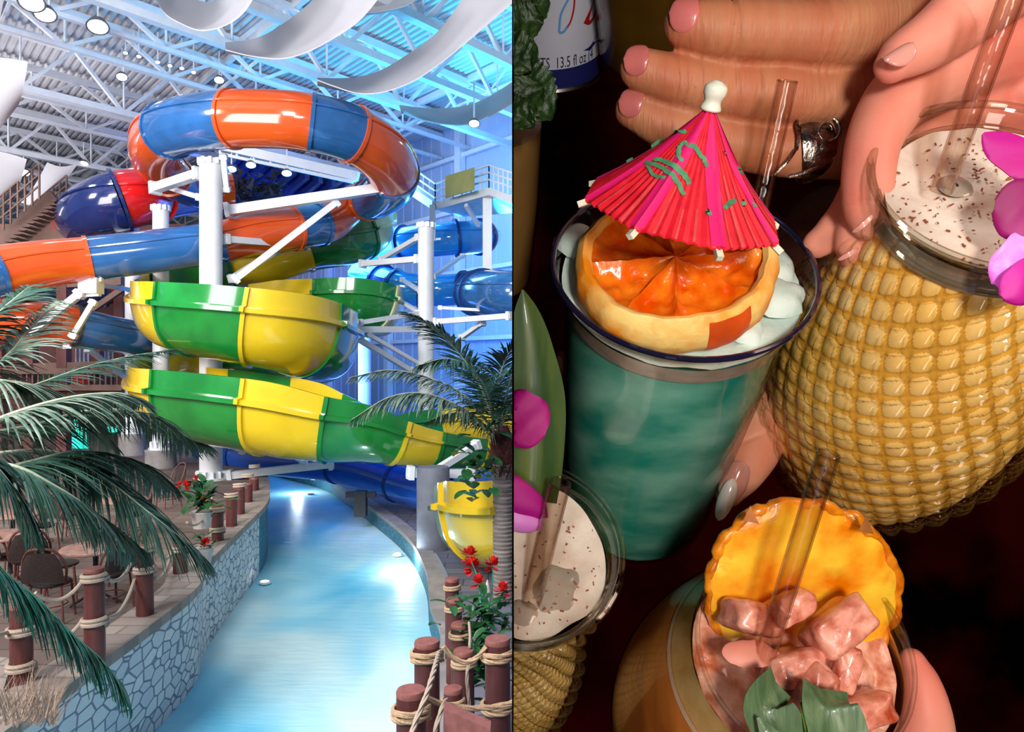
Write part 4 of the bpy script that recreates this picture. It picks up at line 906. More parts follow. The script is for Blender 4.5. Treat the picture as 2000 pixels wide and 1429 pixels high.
# ---------------- teal drink in a flared glass
RC, RB = P(1335, 515, .27), P(1237, 985, .385); ax1 = (RC-RB).normalized()
t1 = thing('cocktail_glass', 'flared glass of teal drink under the red paper umbrella', 'glass', RB)
pf = curve_prof([(.0459, 0), (.0428, -.009), (.0408, -.022), (.0400, -.05), (.0383, -.09), (.037, -.12), (.0358, -.143), (.031, -.154), (.001, -.155)])
m = MB(); m.lathe(pf, 72, RC, ax1, caps=False); m.build('bowl', M['glass'], t1)
m = MB(); x, y, n_ = frame(ax1); m.tube([RC+(x*cos(a)+y*sin(a))*.0459 for a in [2*pi*k/72 for k in range(72)]], .00105, 8, closed_path=True); m.build('rim', M['navy_rim'], t1)
m = MB(); m.lathe([(r-.0008, h) for r, h in pf if h < -.0160 and r > .004]+[(.001, -.1535)], 72, RC, ax1, fn=lambda r, h, a, i: r-.0004*(1+noise.noise(vec(cos(a)*3, sin(a)*3, h*120)))); m.build('drink', M['teal_drink'], t1)
m = MB(); m.lathe([(.0412, -.0165), (.0424, -.0092)], 72, RC, ax1, caps=False); m.build('froth_band', M['cream_wet'], t1)
rows = []; nn = 26
for i in range(nn):
    r = .0424*i/(nn-1)+1e-5; rows.append([RC+ax1*(-.0092+.0016*noise.noise(vec(cos(a)*r*90, sin(a)*r*90, 3))+.0012*(i/(nn-1))**4)+(x*cos(a)+y*sin(a))*r for a in [2*pi*k/64 for k in range(64)]])
m = MB(); m.grid(rows, closed=True); m.build('foam', M['mint_foam'], t1)
for k, (px, py, d, s) in enumerate([(1130, 470, .272, .009), (1500, 520, .262, .011), (1520, 580, .252, .010), (1455, 640, .245, .007)]):
    m = MB(); c = P(px, py, d+.014); m.lathe([(s*.02, s*.42), (s*.5, s*.38), (s*.8, s*.2), (s*.95, -.1*s)], 24, c, ax1, fn=lambda r, h, a, i: r*(1+.3*noise.noise(vec(cos(a)*1.5, sin(a)*1.5, k)))); m.build('ice_chunk', M['mint_foam'], t1)

# ---------------- dried orange wheel
OC = P(1320, 500, .2545); oax = vec(-.10, -.80, .60).normalized(); ox, oy, _ = frame(oax)
t = thing('orange_slice', 'dried orange wheel lying on the teal drink foam', 'orange slice', OC)
m = MB(); NA = 96
def wob(a): return 1+.03*sin(2*a+1)+.012*sin(5*a)+.008*sin(11*a+2)+.006*sin(23*a)
m.lathe([(.0272, .0005), (.0288, .0024), (.0300, .0026), (.0318, .001), (.0330, -.004), (.0328, -.010), (.0312, -.0135), (.02, -.0135)], NA, OC, oax, caps=False, fn=lambda r, h, a, i: r*wob(a)*(1+.012*noise.noise(vec(cos(a)*4, sin(a)*4, h*200)))); m.build('rind', M['orange_rind'], t)
m = MB(); rows = []
for i in range(28):
    f = i/27; r = .0282*f+1e-5; row = []
    for k in range(NA*2):
        a = 2*pi*k/(NA*2); seg = ((a+.12*sin(a*3))*8/(2*pi)) % 1; ridge = abs(seg-.5)*2
        dep = -.0052*(1-ridge**5)*min(1, f*3)*(1-f**6*.8)-.0005+.0018*noise.noise(vec(cos(a)*r*220, sin(a)*r*220, 1))
        row.append(OC+oax*(dep+.0005)+(ox*cos(a)+oy*sin(a))*r*wob(a))
    rows.append(row)
m.grid(rows, closed=True); m.build('flesh', M['orange_flesh'], t)
m = MB(); r1 = []
for k in range(9):
    a = radians(-78+k*3.4); r1.append([OC+oax*h+(ox*cos(a)+oy*sin(a))*(r+.00025)*wob(a) for r, h in ((.0318, .001), (.0326, -.002), (.0330, -.004), (.0329, -.007), (.0328, -.010), (.0314, -.013))])
m.grid(r1); m.build('stain', M['rind_red'], t)

# ---------------- paper umbrella
UC = P(1331, 412, .232); UA = P(1390, 203, .2165); uax = (UA-UC); UH = uax.length; uax.normalize(); ux = vec(1, 0, 0)*.94+vec(0, 0, -1)*.34; ux = (ux-uax*ux.dot(uax)).normalized(); uy = uax.cross(ux); ux, uy = ux*cos(.32)+uy*sin(.32), uy*cos(.32)-ux*sin(.32); UR = .0308
t = thing('paper_umbrella', 'red paper cocktail umbrella with green print standing in the teal drink', 'umbrella', UC)
NR = 8
def ucone(a, s, off=0):                 # a angle, s 0 at the apex to 1 at the rim
    ph = (a*NR/(2*pi)) % 1; ch = cos(pi/NR)/cos((ph-.5)*2*pi/NR); r = UR*s*ch
    pl = .0007*s*abs(((a*56/(2*pi)) % 1)*2-1)
    return UC+uax*(UH*(1-s)+pl*.9+off-.0022*sin(pi*s))+(ux*cos(a)+uy*sin(a))*(r+pl*.2)
m = MB(); rows = [[ucone(2*pi*k/224, s) for k in range(224)] for s in [.03+.97*q/14 for q in range(15)]]
back = [[v-uax*.0004 for v in r] for r in rows]; m.grid(rows, closed=True); m.grid(back[::-1], closed=True); m.build('canopy', M['paper_red'], t, angle=12)
for k in range(NR):
    a0 = 2*pi*k/NR; m = MB(); m.grid([[ucone(a0+da*.24/max(s, .35), s, .00035) for da in (-.30, -.15, 0, .15, .30)] for s in [.06+.93*q/12 for q in range(13)]]); m.build('rib_strip', M['paper_pink'], t)
    m = MB(); e = ucone(a0, 1.0); dr = (e-ucone(a0, .9)).normalized(); m.beam(e-dr*.012-uax*.0042, e+dr*.0018-uax*.0012, .0018); m.build('rib_end', M['toothpick'], t, smooth=False)
    m = MB(); e = ucone(a0, .72)-uax*.0012; m.beam(e, UC+uax*UH*.12+(ux*cos(a0)+uy*sin(a0))*.002, .0016); m.build('strut', M['toothpick'], t, smooth=False)
random.seed(9)
m = MB()
for k in range(34):                      # paler pleat faces
    a0 = 2*pi*(k+.1)/34*1.0+random.uniform(-.03, .03); s0 = random.uniform(.3, .75); w = random.uniform(.02, .05)
    m.grid([[ucone(a0+w*q, s, .0002) for q in (0, .5, 1)] for s in [s0+(1.0-s0)*z/8 for z in range(9)]])
m.build('pale_pleats', M['paper_pale'], t)
def proj(p): return (1000+p.x*F/p.y, 714-(p.z-CZ)*F/p.y)
samp = [(a, s, proj(ucone(a, s))) for a in [2*pi*k/240 for k in range(240)] for s in [.1+.9*q/60 for q in range(61)] if (ucone(a, s)).y < UC.y+UR*.3]
samp = [q for q in samp if (ux*cos(q[0])+uy*sin(q[0])).y < .55]
def ufind(px, py): return min(samp, key=lambda q: (q[2][0]-px)**2+(q[2][1]-py)**2)[:2]
def stroke(m, pts, w):
    ps = cat([(*q,) for q in pts], 5); uv = [ufind(*q) for q in ps]
    c = [ucone(a, s, .0006) for a, s in uv]; rows = []
    for i, p in enumerate(c):
        d = (c[min(i+1, len(c)-1)]-c[max(i-1, 0)])
        if d.length < 1e-7: d = ux
        d.normalize(); sd = d.cross(vec(0, -1, .2)).normalized()*w*.5*(1-.5*abs(i/(len(c)-1)-.5)); rows.append([p-sd, p+sd])
    m.grid(rows)
m = MB()
for pts, w in [([(1258, 318), (1290, 330), (1318, 352), (1335, 385)], .0016), ([(1275, 312), (1305, 320), (1335, 345), (1345, 362)], .0018), ([(1262, 325), (1275, 345), (1300, 350)], .0012),
               ([(1330, 320), (1328, 298), (1335, 282), (1355, 290), (1372, 312), (1380, 328)], .0015), ([(1322, 312), (1326, 290), (1340, 280)], .0012), ([(1268, 288), (1282, 280), (1298, 276)], .0018), ([(1316, 262), (1326, 258), (1338, 260)], .0016),
               ([(1415, 410), (1425, 400), (1437, 392)], .0016), ([(1450, 396), (1452, 405)], .0016), ([(1472, 392), (1472, 406)], .0018), ([(1380, 412), (1385, 422)], .0014), ([(1440, 330), (1446, 344)], .0018), ([(1415, 300), (1417, 308)], .0012), ([(1222, 318), (1234, 312)], .0014)]: stroke(m, pts, w)
m.build('green_print', M['print_green'], t)
m = MB(); m.lathe(curve_prof([(.001, -.0022), (.0030, -.0014), (.0024, .0008), (.0032, .0030), (.0030, .0050), (.001, .0064)], 5), 20, UA, (UA-UC)); m.build('bead', M['ball_white'], t)
m = MB(); m.tube([UA, UC-uax*.004], .0012, 8); m.build('stick', M['toothpick'], t)
m = MB(); m.lathe([(.004, 0), (.0055, .004), (.004, .009)], 16, UC+uax*.002, uax); m.build('collar', M['paper_red'], t)
# ---------------- quilted pineapple-shaped glasses with creamy yellow drink
def quilted(lab, RC, BC, rimr, bodyr, cut=None, n1=31, n2=13):
    ax = (RC-BC).normalized(); L = (RC-BC).length; t = thing('pineapple_glass', lab, 'glass', BC, 'quilted pineapple glasses')
    x, y, n_ = frame(ax)
    pr = curve_prof([(rimr*1.0, 0), (rimr*.94, -.003), (rimr*.89, -.008), (rimr*.91, -.0155), (bodyr*.80, -L*.42), (bodyr*.97, -L*.75), (bodyr, -L), (bodyr*.94, -L*1.3), (bodyr*.72, -L*1.62), (bodyr*.4, -L*1.76), (.001, -L*1.8)], 14)
    top = [(r, h) for r, h in pr if h > -.0165]; low = [(r, h) for r, h in pr if h <= -.0150]
    m = MB(); m.lathe(top, 96, RC, ax, caps=False); m.build('neck', M['glass_thick'], t, cut=cut)
    for rr, hh, w in ((rimr, 0, .0014), (rimr*.90, -.006, .0008), (rimr*.905, -.0135, .0010)):
        m = MB(); m.tube([RC+ax*hh+(x*cos(a)+y*sin(a))*rr for a in [2*pi*k/80 for k in range(80)]], w, 8, closed_path=True); m.build('rim_ring', M['glass_thick'], t, cut=cut)
    # arc length for even cells
    low = cat(low, 5); arc = [0]
    for p, q in zip(low, low[1:]): arc.append(arc[-1]+math.hypot(p[0]-q[0], p[1]-q[1]))
    NC = math.hypot(n1, n2); cell = 2*pi*bodyr/NC; nA = 440
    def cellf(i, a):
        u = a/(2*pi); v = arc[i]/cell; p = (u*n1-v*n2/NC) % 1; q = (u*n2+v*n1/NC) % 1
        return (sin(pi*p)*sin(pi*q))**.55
    m = MB(); rows = []
    for i, (r, h) in enumerate(low):
        k_ = min(1, r/bodyr*1.2); rows.append([RC+ax*h+(x*cos(a)+y*sin(a))*(r+.0036*k_*cellf(i, a)) for a in [2*pi*j/nA for j in range(nA)]])
    m.grid(rows, closed=True); m.build('quilted_bowl', M['quilt'], t, cut=cut)
    m = MB(); rows = []
    for i, (r, h) in enumerate(low):
        rows.append([RC+ax*h+(x*cos(a)+y*sin(a))*max(1e-5, r*.955-.0012+.0012*cellf(i, a)) for a in [2*pi*j/nA for j in range(nA)]])
    m.grid(rows, closed=True)
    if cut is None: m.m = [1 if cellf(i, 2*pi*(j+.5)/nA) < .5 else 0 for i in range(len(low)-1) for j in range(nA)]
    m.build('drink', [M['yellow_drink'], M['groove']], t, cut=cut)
    fr = rimr*.885; rows = []
    for i in range(24):
        r = fr*i/23+1e-5; rows.append([RC+ax*(-.0085+.0010*noise.noise(vec(cos(a)*r*110, sin(a)*r*110, 5))+.0022*(i/23)**6)+(x*cos(a)+y*sin(a))*r*(1-.05*(noise.noise(vec(cos(a)*2.2, sin(a)*2.2, .5))+.4)*(i/23)**8) for a in [2*pi*k/72 for k in range(72)]])
    m = MB(); m.grid(rows, closed=True); m.build('foam', M['cream'], t, cut=cut)
    m = MB(); m.lathe([(fr*.99, -.008), (rimr*.895, -.016)], 72, RC, ax, caps=False); m.build('drink_edge', M['cream_wet'], t, cut=cut)
    return t, ax, x, y
def flakes(par, RC, ax, x, y, R, n, seed, h=-.0072, cut=None):
    random.seed(seed); m = MB()
    for k in range(n):
        a = random.uniform(0, 2*pi); r = R*sqrt(random.random()); c = RC+ax*h+(x*cos(a)+y*sin(a))*r; b = random.uniform(0, pi); u = x*cos(b)+y*sin(b); s = random.uniform(.00022, .00062)
        m.box(c, (s*random.uniform(1, 3.2), s, s*.6), (u, ax.cross(u), ax))
    o = m.build('nutmeg_flakes', M['nutmeg'], par, smooth=False, cut=cut); o['kind'] = 'stuff'
G1C = P(1957, 352, .235); G1B = P(1752, 738, .322)
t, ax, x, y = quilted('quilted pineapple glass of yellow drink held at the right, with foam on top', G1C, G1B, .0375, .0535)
flakes(t, G1C, ax, x, y, .031, 230, 3)
m = MB(); c = P(1905, 315, .2365); m.lathe([(.001, .0006), (.004, .0008), (.0052, .0002)], 24, G1C+ax*-.0076+x*-.009+y*.007, ax, caps=False); m.build('bubble', M['cream_wet'], t)
G2C = P(1026, 1070, .285); G2B = P(985, 1312, .405)
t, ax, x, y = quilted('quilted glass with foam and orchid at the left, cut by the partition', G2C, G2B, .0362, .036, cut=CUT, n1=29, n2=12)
flakes(t, G2C, ax, x, y, .03, 150, 8, cut=CUT)
m = MB(); c = P(1098, 1130, .287); o2 = [c+vec(a*.0001, 0, b*.0001) for a, b in []]
def blob_on(par, C, ax, x, y, cx, cy, R, seed, mat, h, name, sq=1.0, cut=None, th=.0012):
    rows = []
    for i in range(10):
        r = R*i/9+1e-5; rows.append([C+ax*(h+th*(1-(i/9)**3))+x*(cx+cos(a)*r*(1+.22*noise.noise(vec(cos(a)*1.6, sin(a)*1.6, seed))))+y*(cy+sq*sin(a)*r*(1+.25*noise.noise(vec(cos(a)*1.7, sin(a)*1.7, seed+9)))) for a in [2*pi*k/40 for k in range(40)]])
    m = MB(); m.grid(rows, closed=True); return m.build(name, M[mat], par, cut=cut)
blob_on(t, G2C, ax, x, y, .0125, -.012, .0095, 2, 'cream_wet', -.0085, 'ice_cube', 1.1, CUT)
blob_on(t, G2C, ax, x, y, -.001, -.022, .006, 5, 'cream_wet', -.0085, 'ice_cube', 1, CUT)

# ---------------- brown drink in a round goblet
G3C = P(1571, 1262, .25); G3B = P(1425, 1400, .33); ax3 = (G3C-G3B).normalized(); x3, y3, _ = frame(ax3)
t3 = thing('goblet', 'round goblet of brown drink with pineapple and ice at the bottom', 'glass', G3B)
pf = curve_prof([(.0346, 0), (.0356, -.008), (.0385, -.018), (.0450, -.038), (.0505, -.070), (.0510, -.10), (.046, -.13), (.034, -.152), (.001, -.16)], 8)
m = MB(); m.lathe(pf, 80, G3C, ax3, caps=False); m.build('bowl', M['glass'], t3)
m = MB(); m.tube([G3C+(x3*cos(a)+y3*sin(a))*.0346 for a in [2*pi*k/80 for k in range(80)]], .0009, 8, closed_path=True); m.build('rim', M['glass_thick'], t3)
m = MB(); m.lathe([(r-.0008, h) for r, h in pf if h < -.0215], 80, G3C, ax3); m.build('drink', M['brown_drink'], t3)
m = MB(); m.lathe([(r-.0008, h) for r, h in pf if -.024 <= h < -.009], 80, G3C, ax3, caps=False, fn=lambda r, h, a, i: r); m.build('foam_band', M['foam_band'], t3)
m = MB(); m.lathe([(r-.0005, h) for r, h in pf if -.0265 <= h < -.0205], 80, G3C, ax3, caps=False); m.build('cream_line', pm('cream_line', (.72, .48, .30), .4, .3, 60, coat=.6), t3)
rows = []
for i in range(26):
    r = .0338*i/25+1e-5; rows.append([G3C+ax3*(-.0125+.0022*noise.noise(vec(cos(a)*r*130, sin(a)*r*130, 7)))+(x3*cos(a)+y3*sin(a))*r for a in [2*pi*k/72 for k in range(72)]])
m = MB(); m.grid(rows, closed=True); m.build('foam', M['pink_foam'], t3)
def rbox(c, size, ax_, ex, seed):
    sp = lambda v: (1 if v >= 0 else -1)*abs(v)**ex
    rows = []
    for i in range(21):
        la = -pi/2+pi*i/20; row = []
        for k in range(40):
            lo = 2*pi*k/40; p = vec(sp(cos(la))*sp(cos(lo)), sp(cos(la))*sp(sin(lo)), sp(sin(la))); p *= .5*(1+.16*noise.noise(p*1.8+vec(seed, 0, 0)))
            row.append(c+ax_[0]*p.x*size[0]+ax_[1]*p.y*size[1]+ax_[2]*p.z*size[2])
        rows.append(row)
    return rows
random.seed(14)
for k, (px, py, d, s, ang, lab) in enumerate([(1652, 1208, .2385, .0165, .55, 'pink ice cube with a sharp corner, beside the pineapple slice'), (1560, 1290, .2365, .015, .1, 'ice cube at the middle of the brown drink'), (1480, 1190, .246, .0135, -.3, 'ice cube left of the straw in the brown drink'), (1590, 1345, .232, .015, .9, 'lowest ice cube in the brown drink'),
        (1555, 1170, .243, .012, .4, 'small ice cube at the top of the brown drink'), (1700, 1375, .236, .013, .2, 'ice cube at the lower right of the brown drink'), (1665, 1290, .24, .011, 1.2, 'small ice cube at the right of the brown drink')]):
    c = P(px, py, d)-ax3*.0075; a_ = (vec(cos(ang), .25, sin(ang)).normalized(), None, None); b_ = vec(-sin(ang), .3, cos(ang)); b_ = (b_-a_[0]*b_.dot(a_[0])).normalized(); mm = MB(); g_ = rbox(c, (s*1.3, s*.75, s*1.15), (a_[0], b_, a_[0].cross(b_)), .42, k); mm.grid(g_, closed=True)
    tag(mm.build('ice_cube', M['ice'], angle=70), lab, 'ice cube', 'ice cubes in the brown drink')
# dried pineapple slice standing in the drink
t = thing('pineapple_slice', 'thick wet yellow pineapple slice standing in the brown drink', 'pineapple slice', P(1560, 1120, .245))
NS = 120; rows = []; cpx, cpy = 1566, 1160
def pout(a):
    X, Y = cos(a), sin(a); r = 1+.035*abs(sin(a*8))+.02*sin(3*a+1)
    return cpx+X*184*r, cpy-Y*182*r
def pd(px, py, f=0): return .2625-.010*(1160-py)/180+f
outl = [pout(2*pi*k/NS) for k in range(NS)]
prof = [(0, -.0022), (.35, -.0016), (.62, -.0026), (.86, -.0034), (.96, -.0026), (1.0, 0), (.97, .005), (.85, .006)]
m = MB()
for fr, dd in prof: rows.append([P(cpx+(px-cpx)*max(fr, .001), cpy+(py-cpy)*max(fr, .001), pd(px, cpy+(py-cpy)*fr, dd+.0012*noise.noise(vec(px*.012*fr, py*.012*fr, 1)))) for px, py in outl])
m.grid(rows, closed=True); m.build('flesh', M['pineapple'], t)
m = MB(); m.tube([P(cpx+(px-cpx)*.975, cpy+(py-cpy)*.975, pd(px, py, -.0008)) for px, py in outl], [.0019*(1+.7*noise.noise(vec(px*.05, py*.05, 2))) for px, py in outl], 10, closed_path=True); m.build('browned_edge', pm('orange_brown_edge', (.88, .30, .01), .25, .5, 160, col2=(.50, .10, .0), coat=.6), t)
for k in []:
    a = 2*pi*(k+.5)/16
    if sin(a) < -.1 or k % 3 == 0: continue
    px, py = pout(a); f = .9; c = P(cpx+(px-cpx)*f, cpy+(py-cpy)*f, pd(px, py, -.0036)); m.lathe([(.001, .0003), (.0016, .0002), (.0030, -.0012)], 12, c, (cos(a)*.3, -1, sin(a)*.3), caps=False, fn=lambda r, h, q, i: r*(1+.5*noise.noise(vec(cos(q), sin(q), k))))

m = MB()
for i, (px, py) in enumerate([(1695, 1030), (1470, 1010)]):
    c = P(px, py, .242); m.add([c+vec(-.003, 0, -.001), c+vec(.002, 0, -.002), c+vec(-.001, -.001, .004)], [(0, 1, 2)])
m.build('skin_flake', M['pine_skin'], t)
tag(blob_on(None, P(1462, 1275, .2385), ax3, x3, y3, 0, 0, .0085, 4, 'skin_pink', 0, 'fruit_peel', .5), 'pink curled fruit peel at the left of the brown drink', 'peel')
# ---------------- strap leaves
def strap(lab_mat, pts, widths, mat, fold=.25, par=None, name='leaf_blade', cut=None, th=.0003):
    C = cat([(*P(a, b, d), w*d/F/2) for (a, b, d), w in zip(pts, widths)], 8); m = MB(); rows = []
    for i, c in enumerate(C):
        p = Vector(c[:3]); q = Vector(C[min(i+1, len(C)-1)][:3])-Vector(C[max(i-1, 0)][:3]); q.normalize(); s = q.cross(vec(0, -1, 0)).normalized(); nn = s.cross(q).normalized()
        if nn.y > 0: nn = -nn
        w = max(c[3], 1e-5); rows.append([p+s*w*u-nn*w*fold*(1-abs(u))+nn*0 for u in (-1, -.66, -.33, 0, .33, .66, 1)])
    bk = [[v+vec(0, th, 0) for v in r] for r in rows]; m.grid([r+b[::-1] for r, b in zip(rows, bk)], closed=True); return m.build(name, M[mat], par, cut=cut, angle=60)
t = thing('pineapple_leaves', 'cut green pineapple leaves stuck in the front of the brown drink', 'leaves', P(1570, 1400, .215))
strap('', [(1540, 1470, .215), (1520, 1420, .214), (1500, 1375, .216), (1525, 1330, .222)], [110, 104, 96, 70], 'pine_leaf', .35, t)
strap('', [(1640, 1470, .212), (1635, 1420, .212), (1620, 1375, .214), (1610, 1335, .22)], [130, 116, 106, 96], 'pine_leaf', .3, t)
strap('', [(1600, 1480, .214), (1585, 1430, .213), (1573, 1390, .214), (1566, 1370, .216)], [30, 24, 16, 6], 'green_leaf', .3, t)
strap('', [(1530, 1480, .210), (1505, 1440, .209), (1480, 1400, .212)], [60, 40, 6], 'pine_leaf', .3, t)
o = strap('', [(1040, 980, .272), (1045, 900, .27), (1045, 780, .268), (1038, 680, .267), (1028, 610, .267), (1021, 565, .268)], [95, 110, 118, 84, 50, 4], 'green_leaf', .25, None, 'strap_leaf', CUT)
tag(o, 'long pointed green leaf rising from the left foam drink', 'leaf')
# ---------------- orchids
def petal(par, base, tip, w, bow, mat, tw=.0, cut=None, name='petal', ruf=.15, blunt=.7):
    b, e = P(*base), P(*tip); d = e-b; L = d.length; d.normalize(); s = d.cross(vec(0, -1, 0)).normalized(); s = (s+vec(0, tw, 0)).normalized(); nn = d.cross(s); nn = -nn if nn.y > 0 else nn; rows = []
    for i in range(15):
        t_ = i/14; ww = w*(sin(pi*min(1, t_*.93+.06))**blunt)*(1+.06*sin(t_*9)); rows.append([b+d*L*t_+s*ww*u*.5+nn*(bow*sin(pi*t_)-bow*.9*u*u+ruf*w*.12*sin(t_*11+u*3)) for u in [-1+2*q/10 for q in range(11)]])
    bk = [[v-nn*.0004 for v in r] for r in rows]; m = MB(); m.grid([r+q[::-1] for r, q in zip(rows, bk)], closed=True); return m.build(name, M[mat], par, cut=cut, angle=70)
t = thing('orchid', 'magenta orchid on the foam of the right quilted glass, cut by the frame', 'orchid', P(2010, 420, .215))
petal(t, (2050, 350, .214), (1922, 258, .222), .0125, .0008, 'orchid'); petal(t, (2060, 420, .212), (1945, 400, .214), .019, .0018, 'orchid_dark', blunt=.45); petal(t, (2050, 465, .214), (1975, 455, .215), .012, .0012, 'orchid_dark', blunt=.5)
petal(t, (2040, 470, .212), (1950, 560, .212), .016, .0016, 'orchid_pale', blunt=.5); petal(t, (2050, 520, .208), (1960, 580, .208), .012, .0012, 'orchid', blunt=.55)
t = thing('orchid', 'magenta orchid on the left foam drink beside the long green leaf', 'orchid', P(1010, 900, .262))
petal(t, (975, 800, .262), (1068, 838, .258), .020, .0015, 'orchid', cut=CUT, blunt=.42); petal(t, (955, 930, .266), (1070, 1010, .270), .0125, .002, 'orchid', cut=CUT); petal(t, (950, 985, .268), (1062, 1030, .271), .011, .002, 'orchid_pale', cut=CUT)
# ---------------- mint
def mintleaf(par, base, tip, w, cut=None):
    b, e = P(*base), P(*tip); d = e-b; L = d.length; d.normalize(); s = d.cross(vec(0, -1, 0)).normalized(); nn = d.cross(s); nn = -nn if nn.y > 0 else nn; rows = []
    for i in range(41):
        t_ = i/40; ww = w*sin(pi*(t_*.9+.08))**.7*(1+.07*((i % 4)-1.5)/1.5); rows.append([b+d*L*t_+s*ww*u*.5+nn*(.003*sin(pi*t_)+.0030*abs(u)+.0012*noise.noise(vec(t_*6, u*3, w*900))) for u in [-1+2*q/16 for q in range(17)]])
    bk = [[v-nn*.0004 for v in r] for r in rows]; m = MB(); m.grid([r+q[::-1] for r, q in zip(rows, bk)], closed=True); return m.build('leaf', M['mint'], par, cut=cut, angle=50)
t = thing('mint_sprig', 'dark green mint sprig at the upper left of the drinks', 'mint', P(1010, 120, .30))
for b_, e_, w in [((990, 40, .305), (1075, 5, .30), .022), ((985, 130, .30), (1050, 90, .296), .022), ((980, 60, .296), (1062, 45, .292), .02), ((985, 150, .297), (1078, 235, .292), .024), ((975, 230, .294), (1062, 170, .29), .020), ((970, 100, .292), (1040, 140, .288), .018), ((975, 215, .292), (1045, 250, .287), .013), ((980, 0, .3), (1060, -30, .3), .02)]: mintleaf(t, b_, e_, w, CUT)
# ---------------- straws
def straw(lab, a, b, wpx):
    p, q = P(*a), P(*b); r = wpx/2*a[2]/F; m = MB(); t_ = thing('drinking_straw', lab, 'straw', q, 'clear plastic straws')
    d = (q-p).normalized(); L = (q-p).length; m.lathe([(r, 0), (r, L), (r*.86, L), (r*.86, 0), (r, 0)], 28, p, d, caps=False); m.build('tube', M['straw'], t_)
    m = MB(); x_, y_, _ = frame(d); m.tube([p+(x_*cos(k*pi/14)+y_*sin(k*pi/14))*r*.93 for k in range(28)], r*.08, 6, closed_path=True); m.build('cut_end', M['glass_thick'], t_)
straw('clear straw entering the right foam drink from the top edge', (1985, -30, .205), (1838, 372, .238), 50)
straw('clear straw behind the umbrella in front of the ring finger', (1538, 158, .25), (1480, 420, .27), 40)
straw('clear straw leaning in the brown drink', (1618, 885, .215), (1488, 1300, .24), 46)
straw('clear straw in the left foam drink', (1094, 942, .26), (1035, 1185, .283), 44)
# ---------------- drinks behind
def tumbler(lab, top, bot, r, mat, cut=None, name='drink_glass'):
    a, b = P(*top), P(*bot); ax = (a-b).normalized(); L = (a-b).length; t_ = thing(name, lab, 'glass', b)
    m = MB(); m.lathe([(r, 0), (r*.97, -L*.5), (r*.86, -L*.96), (r*.8, -L), (.001, -L)], 48, a, ax, caps=False); m.build('glass', M['glass'], t_, cut=cut)
    m = MB(); m.lathe([(r*.97, -L*.1), (r*.94, -L*.5), (r*.82, -L*.95), (r*.78, -L*.985), (.001, -L*.985)], 48, a, ax); m.build('drink', M[mat], t_, cut=cut)
tumbler('glass of pale amber drink at the left below the mint, cut by the partition', (955, 200, .33), (962, 545, .40), .0235, 'amber_pale', CUT)
tumbler('dark amber drink glass behind the fingers at the top', (1290, -220, .34), (1262, 100, .42), .030, 'amber_drink')
# ---------------- food can
CA, CB = P(1072, -120, .40), P(1078, 141, .45); cax = (CA-CB).normalized(); cr_ = .0285; CL = (CA-CB).length
t = thing('food_can', 'printed white and navy food can behind the mint at the top', 'can', CB)
cx_ = vec(1, 0, 0); cx_ = (cx_-cax*cx_.dot(cax)).normalized(); cy_ = cax.cross(cx_)
def canp(u, h, off=0):                # u angle from the front, to the right positive; h height above the base
    f = -cy_ if (-cy_).y < 0 else cy_; return CB+cax*h+(cx_*sin(u)+f*cos(u))*(cr_+off)
m = MB(); m.grid([[canp(-pi+2*pi*k/64, h) for k in range(64)] for h in (.014, CL+.02)], closed=True); m.build('label_sleeve', M['can_white'], t, cut=CUT)
m = MB(); m.grid([[canp(-pi+2*pi*k/64, h) for k in range(64)] for h in (.003, .014)], closed=True); m.build('navy_band', M['can_blue'], t, cut=CUT)
m = MB(); m.grid([[canp(-pi+2*pi*k/64, h, o) for k in range(64)] for h, o in ((0, -.002), (-.0008, 0), (.0015, .0012), (.003, .0006), (.0032, -.0004))], closed=True); m.add([canp(-pi+2*pi*k/64, .0005, -.003) for k in range(64)], [tuple(range(64))]); m.build('tin_rim', M['tin'], t, cut=CUT)
def decal(name, pts, mat, off=.00025):
    m = MB(); top = [canp(u, h, off) for u, h in pts]; m.add(top, [tuple(range(len(pts)))]); m.build(name, M[mat], t, smooth=False, cut=CUT)
def band(name, pts, w, mat, off=.0003):
    C = cat(pts, 6); m = MB(); rows = []
    for i, (u, h) in enumerate(C):
        a, b = C[max(i-1, 0)], C[min(i+1, len(C)-1)]; du, dh = (b[0]-a[0])*cr_, b[1]-a[1]; l = math.hypot(du, dh) or 1; rows.append([canp(u-dh/l*w/2*q/cr_, h+du/l*w/2*q, off) for q in (-1, 1)])
    m.grid(rows); m.build(name, M[mat], t, smooth=False, cut=CUT)
C_ = cat([(.62, .036), (.78, .034), (.95, .037), (1.1, .045), (1.25, .060), (1.32, .075), (1.25, .075), (1.12, .065), (1.0, .053), (.85, .044)], 4)
decal('pepper_print', C_, 'can_red'); band('red_line', [(.42, .085), (.40, .06), (.42, .048), (.36, .040), (.28, .036)], .0010, 'can_red')
band('blue_line', [(.12, .034), (.16, .043), (.30, .050), (.38, .052)], .0012, 'can_lightblue'); band('blue_line', [(.50, .062), (.62, .060), (.78, .062), (.9, .064)], .0018, 'can_lightblue'); band('blue_line', [(.12, .034), (.2, .034), (.3, .037)], .0014, 'can_lightblue')
decal('navy_swoosh', cat([(.62, .0215), (.8, .0225), (1.0, .026), (1.25, .030), (1.35, .030), (1.35, .024), (1.2, .022), (1.0, .0225), (.8, .020)], 3), 'can_blue')
